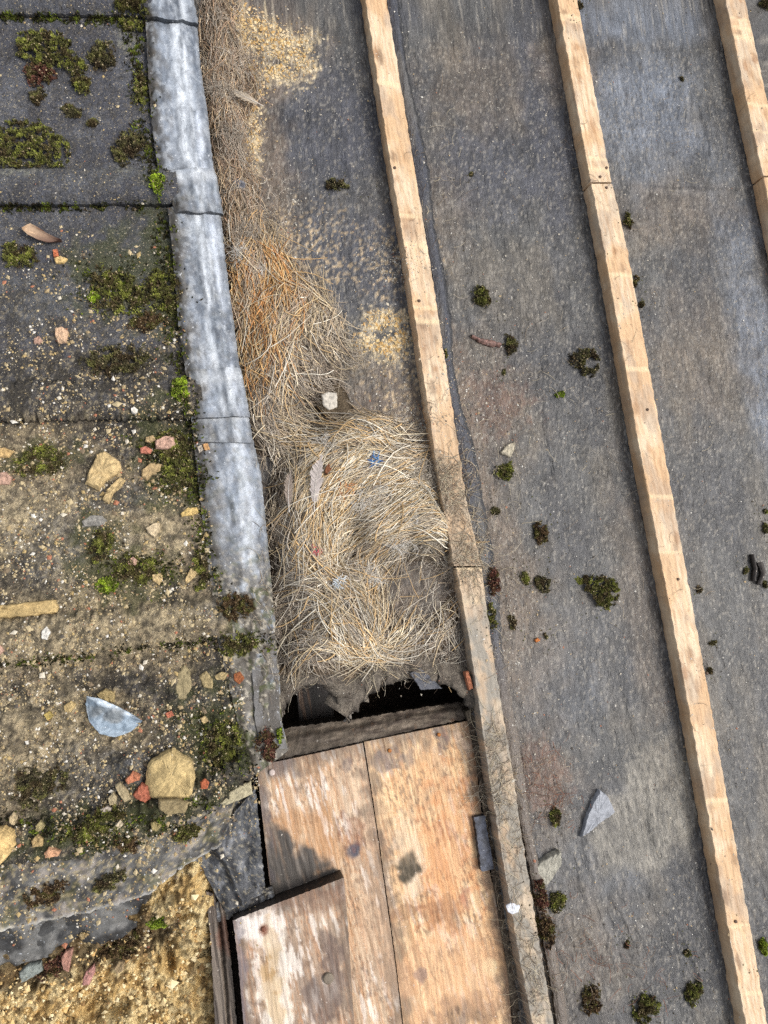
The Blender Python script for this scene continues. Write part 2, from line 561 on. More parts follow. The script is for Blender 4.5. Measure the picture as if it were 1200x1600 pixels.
W1 = [4, 7, 9, 10, 10, 9, 9, 9, 9, 10, 14, 18, 20, 18, 12, 10, 10, 8, 6, 6, 6]
lapA = [(u - 10, v) for (u, v), w in zip(LAP, W1)]
lapB = [(u + w + 3 * math.sin(i * 2.1), v) for i, ((u, v), w) in enumerate(zip(LAP, W1))]
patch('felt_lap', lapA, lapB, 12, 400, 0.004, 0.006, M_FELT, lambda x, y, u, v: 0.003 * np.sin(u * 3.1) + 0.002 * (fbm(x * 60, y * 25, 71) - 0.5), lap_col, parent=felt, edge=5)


def rim(chain, up, seed, z=0.006):
    n = 200
    c = resample(chain, n)
    d = np.gradient(c[:, :2], axis=0)
    d /= np.linalg.norm(d, axis=1)[:, None]
    nrm = np.stack([d[:, 1], -d[:, 0]], -1)
    q = np.arange(n) * 0.16
    jag = (fbm(q, q * 0, seed, 4) - 0.5) * 13
    A = c[:, :2] + nrm * (7 + jag)[:, None]
    B = c[:, :2] + nrm * (up + 8 + (fbm(q * 0.5, q * 0, seed + 3) - 0.5) * 10)[:, None]
    A = [(a[0], a[1], z - 0.005 + 0.008 * float(hash2(np.array([i // 5]), np.array([3]), seed)[0])) for i, a in enumerate(A)]
    B = [(b[0], b[1], 0.002) for b in B]
    patch('torn_edge', A, B, 14, n, z, 0.0025, M_SOIL, lambda x, y, u, v: 0.006 * np.sin(np.clip(u * 1.25, 0, 1) * 3.14) + 0.004 * (fbm(x * 90, y * 90, seed + 5) - 0.5) - 0.006 * sstep(0.85, 1.0, u),
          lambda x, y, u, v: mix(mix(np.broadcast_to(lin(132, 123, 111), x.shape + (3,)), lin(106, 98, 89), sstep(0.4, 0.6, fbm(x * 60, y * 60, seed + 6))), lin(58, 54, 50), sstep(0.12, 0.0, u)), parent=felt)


rim([(440, 1140), (448, 1118), (456, 1100), (470, 1086), (490, 1074), (505, 1082), (522, 1100), (533, 1124), (546, 1134), (556, 1120), (575, 1102), (583, 1089), (596, 1086), (604, 1076), (618, 1077), (630, 1066), (645, 1072), (660, 1069), (680, 1079),
     (692, 1076), (706, 1082), (716, 1096), (726, 1112)], 44, 330)
patch('felt_flap', [(640, 1052), (650, 1066), (658, 1078)], [(656, 1044), (676, 1060), (690, 1076)], 10, 14, 0.012, 0.003, M_DARK, lambda x, y, u, v: 0.008 * (fbm(x * 60, y * 60, 340) - 0.5),
      lambda x, y, u, v: np.broadcast_to(lin(72, 74, 82), x.shape + (3,)), parent=felt, edge=3, seed=57)

# ------------------------------------------------------------------ battens
def wood_colour(x, y, along, across, seed, base, warm, grey, knots=(), dirty=0.4):
    n = fbm(across * 260 + 3 * fbm(across * 20, along * 6, seed), along * 9, seed + 1, 4)
    c = mix(np.broadcast_to(base, x.shape + (3,)), warm, sstep(0.4, 0.7, n) * 0.55)
    big = fbm(across * 14, along * 10, seed + 2)
    c = mix(c, warm, sstep(0.45, 0.65, big) * 0.75)
    c = mix(c, grey, sstep(0.5, 0.7, fbm(across * 30, along * 14, seed + 3)) * dirty)
    fine = fbm(x * 500, y * 300, seed + 4, 2)
    c = mix(c, lin(150, 122, 94), sstep(0.62, 0.8, fine) * 0.4 * dirty)
    gl = fbm(across * 700, along * 14, seed + 14, 2)
    c = mix(c, lin(168, 126, 86), sstep(0.6, 0.75, gl) * 0.35)
    return c


def batten(stations, seed, label, ext0=0, ext1=0, dust=None, nails=(), warmth=1.0):
    """stations: (v, left edge of the top face, right edge) in photo pixels"""
    S = np.array(stations, float)
    if ext0:
        k = (S[1] - S[0]) / (S[1, 0] - S[0, 0])
        S = np.r_[[S[0] - k * ext0], S]
    if ext1:
        k = (S[-1] - S[-2]) / (S[-1, 0] - S[-2, 0])
        S = np.r_[S, [S[-1] + k * ext1]]
    H = 0.025
    n = int((S[-1, 0] - S[0, 0]) / 3.5)
    v = np.linspace(S[0, 0], S[-1, 0], n)
    l = np.interp(v, S[:, 0], S[:, 1])
    r = np.interp(v, S[:, 0], S[:, 2])
    A = at(l, v, np.full(n, H))
    B = at(r, v, np.full(n, H))
    rough = (fbm(v * 0.06, v * 0 + seed, seed + 9) - 0.5) * 0.0034
    rough2 = (fbm(v * 0.06, v * 0 + seed, seed + 19) - 0.5) * 0.0038
    A[:, 0] += rough
    B[:, 0] += rough2
    nt = 16
    bev = 0.0016
    rings = []
    us = np.linspace(0, 1, nt)
    prof = [(0.0, -H + 0.0), (0.0, -H * 0.66), (0.0, -H * 0.33), (0.0, -bev)]
    prof += [(0.02 + 0.96 * t, 0.0) for t in us]
    prof += [(1.0, -bev), (1.0, -H * 0.5), (1.0, -H)]
    P = []
    for a, dz in prof:
        p = A * (1 - a) + B * a
        p = p.copy()
        p[:, 2] += dz
        P.append(p)
    P = np.stack(P, 1)                                      # n, m, 3
    m = P.shape[1]
    top = (np.array([d for _, d in prof]) > -0.001)[None, :]
    P[..., 2] += top * (fbm(P[..., 0] * 180, P[..., 1] * 60, seed + 5) - 0.5) * 0.0012
    P[..., 2] -= 0.0005
    U = np.array([a for a, _ in prof])[None, :] + 0 * P[..., 0]
    Zr = np.array([d for _, d in prof])[None, :] + 0 * P[..., 0]
    along = P[..., 1]
    across = (U * 0.03 - Zr * 1.0) + seed
    base, warm, grey = lin(229, 205, 173), lin(214, 175, 132), lin(168, 153, 137)
    c = wood_colour(P[..., 0], along, along, across, seed, base, warm, grey, dirty=0.5)
    rr = np.random.default_rng(seed)
    for k in range(20):                                     # knots, stains and saw marks
        vv = rr.uniform(S[0, 0], S[-1, 0])
        q = int((vv - S[0, 0]) / (S[-1, 0] - S[0, 0]) * (n - 1))
        a = rr.uniform(0.1, 0.9)
        cx, cy = A[q] [0] * (1 - a) + B[q][0] * a, A[q][1]
        kr = rr.uniform(0.003, 0.007)
        d = np.hypot((P[..., 0] - cx) / kr, (P[..., 1] - cy) / (kr * rr.uniform(1.2, 2.6))) + (fbm(P[..., 0] * 240, along * 240, seed + k) - 0.5) * 0.9
        c = mix(c, [lin(150, 104, 66), lin(120, 92, 70), lin(168, 120, 78)][k % 3], (1 - sstep(0.5, 1.2, d)) * rr.uniform(0.25, 0.65) * top)
    for k in range(7):
        cy = P[rr.integers(0, n), 0, 1]
        d = np.abs(along - cy + 0.15 * (P[..., 0] - A[0, 0])) / rr.uniform(0.002, 0.006)
        c = mix(c, lin(240, 214, 172), (1 - sstep(0.4, 1.0, d)) * 0.6 * top)
    if dust is not None:
        d0, d1, col, amt = dust
        y0, y1 = pt(700, d0)[1], pt(700, d1)[1]
        dm = sstep(y0, y1, along) * (0.45 + 0.55 * sstep(0.3, 0.6, fbm(P[..., 0] * 60, along * 35, seed + 44)))
        c = mix(c, col, dm * amt)
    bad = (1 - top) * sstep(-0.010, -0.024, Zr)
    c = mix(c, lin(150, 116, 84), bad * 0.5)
    idx = np.arange(n * m).reshape(n, m)
    q = np.stack([idx[:-1, :-1], idx[1:, :-1], idx[1:, 1:], idx[:-1, 1:]], -1).reshape(-1, 4)
    faces = q.tolist()
    faces.append(idx[0, :].tolist())
    faces.append(idx[-1, ::-1].tolist())
    o = mesh_obj('batten', P.reshape(-1, 3), faces, M_WOOD, c.reshape(-1, 3), smooth=False)
    tag(o, label, 'batten', 'sawn timber battens across the roof')
    for (u, v_) in nails:
        nail_head(u, v_, H + 0.0003, 0.0021, o, lin(92, 70, 54))
    return o


def nail_head(u, v, z, r, parent, col, name='nail'):
    c = pt(u, v, z)
    k = np.arange(10) * 2 * math.pi / 10
    ring = lambda rr, dz: np.stack([c[0] + rr * np.cos(k), c[1] + rr * np.sin(k), np.full(10, c[2] + dz)], -1)
    V = np.r_[ring(r, -0.002), ring(r, 0.0004), ring(r * 0.7, 0.0009), [c + [0, 0, 0.0010]]]
    f = []
    for a in (0, 10):
        for i in range(10):
            j = (i + 1) % 10
            f.append((a + i, a + j, a + 10 + j, a + 10 + i))
    f += [(20 + i, 20 + (i + 1) % 10, 30) for i in range(10)]
    return mesh_obj(name, V, f, M_SLATE, np.tile(col, (len(V), 1)), parent)


batten([(0, 571, 605), (200, 601, 638), (400, 634, 671), (600, 663, 702), (780, 690, 729), (884, 709, 752)], 1,
       'pale batten beside the nest with fluff on its lower end', ext0=220, dust=(560, 900, lin(176, 160, 138), 0.75), nails=[(617, 262), (655, 470), (700, 742)])
batten([(887, 713, 753), (1000, 733, 768), (1100, 748, 784), (1200, 762, 801), (1300, 778, 815), (1500, 812, 848), (1600, 832, 866)], 2,
       'dusty grey batten alongside the bare planks', ext1=200, dust=(880, 1000, lin(152, 145, 133), 1.0))
batten([(0, 871, 903), (150, 898, 931), (284, 923, 956)], 3, 'upper short length of the middle batten ending at a butt joint', ext0=220,
       nails=[(938, 276), (948, 262)])
batten([(287, 924, 958), (400, 946, 983), (700, 999, 1038), (1100, 1075, 1111), (1150, 1084, 1120), (1600, 1165, 1200)], 4,
       'long lower length of the middle batten running to the frame bottom', ext1=200, nails=[(948, 293), (1060, 905), (1012, 640), (1105, 1052), (1150, 1440)])
batten([(0, 1134, 1165), (140, 1163, 1196), (274, 1192, 1226)], 5, 'batten at the top corner with its end at a butt joint', ext0=220, nails=[(1205, 262)])
batten([(277, 1193, 1228), (400, 1219, 1254), (900, 1330, 1366)], 6, 'batten piece at the picture edge below a butt joint', ext1=700)

# ------------------------------------------------------------------ left roof slope of concrete tiles
TZ = 0.030
roof = empty('tiled_roof', pt(120, 700, 0.0))
tag(roof, 'mossy dark concrete tiled roof slope strewn with grit', 'roof', kind='structure')


def tile_colour(x, y, u, v):
    smooth_dark = lin(80, 81, 88)
    grime = lin(80, 74, 66)
    tan = lin(162, 145, 116)
    pale = lin(206, 187, 150)
    c = mix(np.broadcast_to(smooth_dark, x.shape + (3,)), lin(104, 106, 112), sstep(0.4, 0.7, fbm(x * 14, y * 14, 80)) * 0.6)
    low = sstep(pt(100, 380)[1], pt(100, 720)[1], y + (fbm(x * 18, y * 18, 81) - 0.5) * 0.16)
    c = mix(c, grime, low * 0.75)
    m = blobs(x, y, [(90, 800, 130, 90), (200, 880, 130, 100), (100, 990, 170, 70), (250, 990, 110, 60), (60, 1170, 120, 60), (40, 720, 70, 50), (140, 1140, 90, 50), (20, 1250, 40, 40), (250, 860, 70, 60), (330, 960, 60, 30), (50, 690, 60, 20)], 0.7, 26, 15, 0.5)
    mt = m
    c = mix(c, tan, m * 0.8)
    m = blobs(x, y, [(40, 830, 70, 50), (150, 1000, 130, 28), (230, 850, 60, 40), (280, 960, 60, 24), (90, 955, 80, 22), (60, 1185, 70, 30), (90, 1110, 60, 40)], 0.8, 40, 16, 0.4)
    c = mix(c, pale, m * 0.6)
    m = blobs(x, y, [(110, 850, 70, 45), (70, 880, 45, 30), (190, 780, 60, 24), (150, 1200, 70, 40), (250, 300, 40, 22), (60, 290, 60, 25), (190, 300, 40, 20), (80, 480, 60, 40), (350, 950, 30, 20)], 0.7, 35, 17, 0.5)
    c = mix(c, lin(104, 106, 108), m * 0.6)
    sp = sstep(0.60, 0.70, fbm(x * 200, y * 200, 82, 3))
    c = mix(c, lin(186, 170, 136), sp * (0.15 + 0.5 * low))
    dk = sstep(0.47, 0.60, fbm(x * 46, y * 46, 83, 5))
    c = mix(c, lin(56, 51, 43), dk * 0.85 * (0.35 + 0.65 * low) * (1 - 0.55 * mt))
    dk = sstep(0.52, 0.60, fbm(x * 130, y * 130, 84, 3))
    c = mix(c, lin(46, 42, 36), dk * 0.6 * (0.3 + 0.7 * low))
    m = blobs(x, y, [(200, 285, 12, 12), (40, 295, 20, 10), (70, 285, 14, 10), (205, 85, 16, 22), (100, 2, 30, 8), (160, 60, 10, 8)], 0.6, 60, 20, 0.4)
    c = mix(c, lin(170, 168, 146), m * 0.4 * sstep(0.4, 0.6, fbm(x * 200, y * 200, 86, 2)))
    # green film of algae and moss in the joints
    g = blobs(x, y, [(260, 720, 40, 80), (190, 440, 60, 60), (250, 430, 22, 110), (160, 870, 40, 60), (200, 900, 60, 40), (330, 1140, 50, 70), (280, 760, 30, 40), (380, 950, 30, 30), (190, 1280, 110, 30), (100, 1300, 60, 20), (70, 720, 60, 20)], 0.9, 45, 21, 0.5)
    c = mix(c, lin(72, 76, 36), g * 0.65)
    return c


def tile_height(k):
    def f(x, y, u, v):
        h = 0.004 * v + 0.015 * np.clip(1 - ((v - 0.915) / 0.088) ** 4, 0, 1)
        h = h + 0.005 * (fbm(x * 14, y * 14, 90 + k) - 0.5) + 0.003 * (fbm(x * 90, y * 90, 95 + k, 3) - 0.5)
        low = sstep(0.3, -0.1, y)
        h = h + low * (0.014 * (fbm(x * 38, y * 38, 97 + k, 4) - 0.5) + 0.006 * (fbm(x * 150, y * 150, 99 + k, 2) - 0.5))
        return h
    return f


TILES = [
    ([(-230, -330), (215, -320)], [(-230, 26), (240, 28)]),
    ([(-230, -5), (236, 0)], [(-230, 324), (282, 322)]),
    ([(-230, 292), (280, 290)], [(-230, 664), (320, 655)]),
    ([(-230, 630), (318, 625)], [(-230, 1052), (0, 1036), (110, 1024), (240, 1010), (365, 993)]),
    ([(-230, 1010), (345, 960)], [(-230, 1430), (0, 1352), (120, 1340), (250, 1300), (330, 1262), (396, 1212)]),
]
for k, (A, B) in enumerate(TILES):
    # A upper edge, B lower edge: u runs from the upper to the lower edge
    def zf(x, y, u, v, k=k):
        return tile_height(k)(x, y, v, u)
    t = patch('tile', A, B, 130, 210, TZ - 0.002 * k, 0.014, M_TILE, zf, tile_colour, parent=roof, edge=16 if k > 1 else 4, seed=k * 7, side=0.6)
# bedding under the tiles so that nothing shows through below them
patch('batten_bed', [(-230, -330), (225, -320)], [(-230, 1380), (0, 1330), (250, 1280), (380, 1200)], 12, 20, 0.006, 0.03, M_SOIL, None,
      lambda x, y, u, v: np.broadcast_to(lin(60, 54, 48), x.shape + (3,)), parent=roof)

# ------------------------------------------------------------------ lead strip between the tiles and the felt
lead = empty('lead_flashing', pt(330, 600, 0.0))
tag(lead, 'whitish grey lead flashing strip lapped in lengths beside the tiles', 'flashing')


def lead_colour(streak, dark0=0.0, seed=0):
    def f(x, y, u, v):
        dark = dark0 if dark0 != 0.5 else 0.2 + 0.8 * sstep(0.45, 0.85, v)
        c = mix(np.broadcast_to(lin(146, 155, 167), x.shape + (3,)), lin(100, 108, 119), sstep(0.36, 0.64, fbm(x * 24, y * 10, 100 + seed) * 0.75 + 0.25 * fbm(x * 170, y * 9, 115 + seed)))
        s = np.exp(-((u - 0.62 - 0.1 * (fbm(y * 9, y * 0, 101 + seed) - 0.5)) / 0.17) ** 2) * sstep(0.30, 0.66, fbm(x * 60, y * 7, 102 + seed))
        c = mix(c, lin(226, 232, 238), np.clip(s * streak * 1.05, 0, 1))
        s = np.exp(-((u - 0.82) / 0.06) ** 2) * sstep(0.4, 0.6, fbm(x * 60, y * 10, 105 + seed))
        c = mix(c, lin(214, 222, 234), s * streak * 0.8)
        d = sstep(0.5, 0.72, fbm(x * 120, y * 60, 103 + seed))
        c = mix(c, lin(98, 101, 106), d * 0.4)
        # grime creeping in from the tile side
        g = sstep(0.36 + dark * 0.6, 0.06, u + (fbm(x * 60, y * 40, 104 + seed) - 0.5) * 0.5)
        c = mix(c, lin(92, 88, 82), g * 0.85)
        g = sstep(0.16 + dark * 0.3, 0.02, u + (fbm(x * 90, y * 60, 109 + seed) - 0.5) * 0.3)
        c = mix(c, lin(70, 62, 50), g * 0.8)
        ru = sstep(0.58, 0.66, fbm(x * 220, y * 12, 117 + seed, 3))
        c = mix(c, lin(104, 106, 110), ru * 0.25)
        ch = sstep(0.56, 0.64, fbm(x * 90, y * 70, 118 + seed))
        c = mix(c, lin(214, 220, 226), ch * 0.25 * streak)
        if seed in (10, 20, 25):  # collar relief: bright top and shaded lower edge put into the colour
            c = mix(c, lin(206, 210, 214), np.exp(-((v - 0.18) / 0.14) ** 2) * 0.55)
            c = mix(c, lin(86, 88, 92), sstep(0.8, 1.0, v) * 0.4)
        e = sstep(0.93, 0.99, u)
        c = mix(c, lin(112, 112, 112), e * 0.4)
        if dark0:
            m = sstep(0.30, 0.55, fbm(x * 50, y * 50, 106 + seed) + 0.25 * (dark - 0.5)) * dark
            c = mix(c, lin(86, 80, 70), m)
            m = sstep(0.55, 0.7, fbm(x * 70, y * 70, 107 + seed)) * dark
            c = mix(c, lin(74, 78, 36), m * 0.8)
            m = sstep(0.6, 0.7, fbm(x * 160, y * 160, 108 + seed)) * dark
            c = mix(c, lin(190, 180, 160), m * 0.6)
        return c
    return f


def lead_z(bow=0.006, seed=0):
    def f(x, y, u, v):
        h = 0.002 * np.sin(np.clip(u, 0, 1) * math.pi) - 0.0025 * np.exp(-((u - 0.40) / 0.1) ** 2) + 0.003 * np.exp(-((u - 0.70) / 0.07) ** 2) * (1 if seed < 30 else 0.3)
        h = h - 0.003 * sstep(0.95, 1.0, u) - 0.004 * sstep(0.14, 0.0, u)
        return h + 0.0075 * (fbm(x * 34, y * 26, 110 + seed) - 0.5) + 0.0018 * (fbm(x * 140, y * 90, 111 + seed) - 0.5)
    return f


LZ = 0.040
LEADS = [
    ([(196, -120), (222, 0), (230, 27)], [(284, -120), (303, 0), (310, 36)], 0.010, 1.0, 0.0),
    ([(226, 10), (232, 130), (238, 200), (248, 272)], [(306, 10), (313, 100), (325, 180), (331, 240), (335, 272)], 0.004, 1.0, 0.0),
    ([(252, 268), (258, 275), (274, 331)], [(335, 262), (339, 275), (349, 333)], 0.008, 0.75, 0.1),
    ([(262, 322), (270, 400), (278, 500), (291, 588)], [(344, 322), (352, 400), (362, 480), (372, 555), (376, 584)], 0.002, 0.95, 0.1),
    ([(294, 578), (298, 600), (304, 654)], [(376, 574), (380, 590), (391, 651)], 0.008, 0.7, 0.1),
    ([(298, 645), (303, 690)], [(387, 640), (396, 692)], 0.003, 0.7, 0.15),
    ([(302, 682), (315, 800), (326, 890), (344, 1004)], [(394, 680), (408, 740), (419, 850), (427, 940), (432, 988)], -0.002, 0.6, 0.5),
    ([(336, 985), (360, 1080), (392, 1216)], [(428, 970), (437, 1060), (441, 1130), (452, 1172)], -0.008, 0.3, 1.0),
]
for k, (A, B, dz, st, dk) in enumerate(LEADS):
    A = [(a[0], a[1], LZ + dz - 0.004) for a in A]
    B = [(b[0], b[1], LZ + dz - 0.004) for b in B]
    L_ = max(abs(A[-1][1] - A[0][1]), 30)
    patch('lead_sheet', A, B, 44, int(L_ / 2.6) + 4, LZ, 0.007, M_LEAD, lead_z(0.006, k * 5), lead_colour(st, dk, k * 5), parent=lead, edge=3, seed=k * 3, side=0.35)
# upstand: the lead turned down to the felt along the strip
UP = [(280, -120), (302, 0), (311, 100), (323, 180), (333, 270), (344, 330), (350, 400), (360, 480), (371, 570), (386, 648), (393, 690), (406, 740), (417, 850), (425, 940), (430, 988), (435, 1060), (439, 1130), (450, 1170)]
patch('lead_upstand', [(u - 40, v, 0.030) for u, v in UP], [(u - 0.5, v, 0.030) for u, v in UP], 5, 300, 0.03, [-0.03], M_LEAD, None,
      lambda x, y, u, v: mix(np.broadcast_to(lin(108, 106, 104), x.shape + (3,)), lin(74, 68, 60), sstep(0.4, 0.6, fbm(x * 40, y * 40, 120))), parent=lead, edge=3, side=0.8)

# ------------------------------------------------------------------ bottom: planks, timbers, sheets, mortar
def plank_colour(seed, slope, base, warm, grey, stains=(), z=0.0, grain=1.0, wear=0.3, white=0.6):
    ca, sa = math.cos(slope), math.sin(slope)

    def f(x, y, u, v):
        al = -x * sa + y * ca
        ac = x * ca + y * sa
        wob = fbm(ac * 12, al * 5, seed) * 4
        n = fbm(ac * 190 + wob, al * 7, seed + 1, 4)
        c = mix(np.broadcast_to(base, x.shape + (3,)), warm, sstep(0.38, 0.68, n) * 0.7 * grain)
        n2 = fbm(ac * 420, al * 12, seed + 2, 3)
        c = mix(c, lin(184, 128, 82), sstep(0.56, 0.70, n2) * 0.6 * grain)
        c = mix(c, warm, sstep(0.45, 0.7, fbm(ac * 22, al * 8, seed + 3)) * 0.5)
        c = mix(c, grey, sstep(0.52, 0.72, fbm(ac * 40, al * 15, seed + 4)) * wear)
        # pale resin and bird lime streaks
        w = sstep(0.55, 0.66, fbm(ac * 150, al * 22, seed + 6, 3)) * sstep(0.42, 0.56, fbm(ac * 14, al * 9, seed + 7))
        c = mix(c, lin(240, 230, 218), w * white)
        e = np.minimum(u, 1 - u) * 1.0
        dirt = sstep(0.16, 0.0, e + (fbm(x * 60, y * 60, seed + 15) - 0.5) * 0.22)
        dirt = np.maximum(dirt, sstep(0.07, 0.0, v + (fbm(x * 60, y * 60, seed + 16) - 0.5) * 0.08))
        c = mix(c, lin(104, 88, 74), dirt * 0.7)
        fl = sstep(0.58, 0.64, fbm(ac * 260, al * 90, seed + 17, 3)) * sstep(0.4, 0.6, fbm(x * 25, y * 25, seed + 18))
        c = mix(c, lin(108, 84, 66), fl * 0.6)
        for (lst, col, amt, rgh, sc) in stains:
            c = mix(c, np.asarray(col), blobs(x, y, lst, rgh * 1.25, sc, seed + 9, 0.28, z) * amt * (0.6 + 0.55 * fbm(ac * 160, al * 30, seed + 12)))
        return c
    return f


def plank_z(seed, slope, amp=0.0016):
    ca, sa = math.cos(slope), math.sin(slope)

    def f(x, y, u, v):
        al = -x * sa + y * ca
        ac = x * ca + y * sa
        return amp * (fbm(ac * 150, al * 7, seed) - 0.5) + 0.003 * (fbm(ac * 10, al * 4, seed + 1) - 0.5)
    return f


PZ = -0.006
cream, peach, grey = lin(224, 184, 140), lin(204, 148, 96), lin(150, 132, 116)
blue_black = lin(74, 76, 88)
rust = lin(128, 72, 46)
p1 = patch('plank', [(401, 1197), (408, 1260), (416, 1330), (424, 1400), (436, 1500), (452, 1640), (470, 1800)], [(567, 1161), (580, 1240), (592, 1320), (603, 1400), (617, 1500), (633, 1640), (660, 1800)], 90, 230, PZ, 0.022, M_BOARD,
           plank_z(200, 0.13), plank_colour(201, 0.13, lin(214, 186, 154), lin(182, 142, 106), grey, [
               ([(470, 1290, 38, 22), (500, 1330, 28, 50, 15)], lin(178, 128, 78), 0.5, 0.6, 40),
               ([(455, 1360, 45, 30), (440, 1340, 22, 40), (490, 1378, 45, 12)], lin(76, 70, 64), 1.15, 0.4, 30),
               ([(552, 1328, 11, 10)], blue_black, 1.15, 0.3, 60), ([(548, 1305, 20, 22)], rust, 0.45, 0.8, 60),
               ([(440, 1205, 22, 16), (425, 1190, 40, 14), (412, 1260, 9, 70), (540, 1195, 6, 10)], lin(92, 84, 86), 0.6, 0.8, 50),
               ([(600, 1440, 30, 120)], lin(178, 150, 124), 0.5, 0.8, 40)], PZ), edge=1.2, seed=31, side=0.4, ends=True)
tag(p1, 'wet stained plank with a dark patch, left one of the pair', 'plank', 'bare boards below the nest')
nail_head(425, 1207, PZ + 0.002, 0.004, p1, lin(196, 180, 172))
p2 = patch('plank', [(569, 1159.5), (581.5, 1240), (593.5, 1320), (604.5, 1400), (618.5, 1500), (634.8, 1640), (662, 1800)],
           [(733, 1126), (743, 1190), (751, 1262), (760, 1330), (768, 1378), (776, 1384), (781, 1410), (784, 1460), (794, 1520), (800, 1600), (806, 1640), (820, 1800)], 90, 230, PZ, 0.022, M_BOARD,
           plank_z(210, 0.13), plank_colour(211, 0.13, lin(228, 194, 150), lin(212, 166, 118), grey, [
               ([(700, 1330, 40, 110, -8), (690, 1400, 30, 60, -8)], lin(206, 128, 70), 0.4, 0.8, 60),
               ([(612, 1190, 28, 12), (592, 1195, 12, 14), (618, 1172, 8, 12), (690, 1152, 10, 18)], lin(100, 92, 92), 0.65, 0.7, 50),
               ([(640, 1340, 24, 46)], lin(226, 206, 178), 0.5, 0.7, 40), ([(637, 1355, 17, 20)], lin(70, 60, 42), 1.1, 0.35, 60),
               ([(630, 1425, 34, 10), (690, 1425, 28, 20)], lin(132, 90, 60), 0.6, 0.8, 50),
               ([(658, 1527, 10, 12, 30)], blue_black, 1.15, 0.4, 60), ([(765, 1510, 12, 12)], lin(240, 216, 170), 0.8, 0.2, 50),
               ([(725, 1402, 8, 25)], lin(144, 84, 70), 0.6, 0.7, 50), ([(740, 1580, 36, 26), (700, 1590, 30, 18)], lin(92, 72, 60), 0.7, 0.8, 40),
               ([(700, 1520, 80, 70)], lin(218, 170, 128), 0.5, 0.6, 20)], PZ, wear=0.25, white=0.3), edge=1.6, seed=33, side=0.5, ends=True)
tag(p2, 'warm orange grained plank with wavy edge next to the dusty batten', 'plank', 'bare boards below the nest')
for u, v in [(609, 1173), (686, 1148)]:
    nail_head(u, v, PZ + 0.0015, 0.0025, p2, lin(170, 104, 40))
P3Z = 0.024
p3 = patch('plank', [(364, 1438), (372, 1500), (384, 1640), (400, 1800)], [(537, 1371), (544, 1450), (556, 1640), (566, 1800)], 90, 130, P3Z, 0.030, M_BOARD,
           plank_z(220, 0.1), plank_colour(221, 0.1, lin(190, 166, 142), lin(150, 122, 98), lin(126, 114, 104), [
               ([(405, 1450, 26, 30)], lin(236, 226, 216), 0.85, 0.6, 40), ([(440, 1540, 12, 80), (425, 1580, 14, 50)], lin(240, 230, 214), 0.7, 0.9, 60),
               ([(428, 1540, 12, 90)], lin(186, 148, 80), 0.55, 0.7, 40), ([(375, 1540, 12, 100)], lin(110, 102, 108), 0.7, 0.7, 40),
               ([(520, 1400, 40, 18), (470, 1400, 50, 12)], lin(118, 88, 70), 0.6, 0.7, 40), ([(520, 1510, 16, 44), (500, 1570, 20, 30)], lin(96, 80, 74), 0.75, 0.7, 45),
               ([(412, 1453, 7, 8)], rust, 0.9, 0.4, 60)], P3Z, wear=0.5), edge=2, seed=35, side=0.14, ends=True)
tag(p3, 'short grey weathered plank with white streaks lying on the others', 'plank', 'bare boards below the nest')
nail_head(513, 1529, P3Z + 0.002, 0.0065, p3, lin(120, 108, 92), 'screw')
nail_head(412, 1452, P3Z + 0.001, 0.003, p3, lin(110, 62, 40))

# cross timber behind the plank ends
ct = patch('cross_timber', [(415, 1150, -0.040), (452, 1138, -0.040), (560, 1124, -0.036), (640, 1110, -0.034), (716, 1098, -0.034), (760, 1092, -0.034)],
           [(400, 1196, -0.014), (430, 1188, -0.014), (568, 1158, -0.014), (640, 1142, -0.012), (734, 1122, -0.012), (775, 1112, -0.012)], 26, 130, -0.03, 0.05, M_BOARD,
           lambda x, y, u, v: 0.004 * (fbm(x * 60, y * 120, 230) - 0.5) - 0.006 * sstep(0.4, 0.2, u),
           lambda x, y, u, v: mix(mix(np.broadcast_to(lin(142, 128, 112), x.shape + (3,)), lin(96, 84, 74), sstep(0.4, 0.65, fbm(x * 30, y * 160, 231))), lin(104, 95, 84), sstep(0.5, 0.2, v) * 0.6 + 0.4 * sstep(0.5, 0.7, fbm(x * 90, y * 90, 232))), edge=4, seed=37, side=0.5)
tag(ct, 'grey weathered cross timber behind the plank ends under the tear', 'timber')
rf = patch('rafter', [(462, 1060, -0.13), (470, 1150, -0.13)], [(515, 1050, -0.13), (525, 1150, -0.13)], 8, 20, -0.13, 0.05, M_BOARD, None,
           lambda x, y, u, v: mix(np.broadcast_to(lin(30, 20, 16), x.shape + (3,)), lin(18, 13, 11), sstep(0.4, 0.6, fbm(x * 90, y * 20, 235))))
tag(rf, 'brown rafter deep inside the small opening in the felt', 'rafter')

# dark strip of felt standing between planks and batten
sl = patch('slate_packer', [(741, 1277), (747, 1320), (752, 1362)], [(757, 1274), (765, 1318), (772, 1358)], 12, 40, 0.004, 0.012, M_SLATE, lambda x, y, u, v: 0.002 * (fbm(x * 80, y * 80, 238) - 0.5),
           lambda x, y, u, v: mix(np.broadcast_to(lin(86, 90, 102), x.shape + (3,)), lin(62, 64, 72), sstep(0.4, 0.6, fbm(x * 90, y * 90, 239))), edge=4, seed=39, side=0.5)
tag(sl, 'small blue grey slate strip wedged at the plank edge', 'slate')
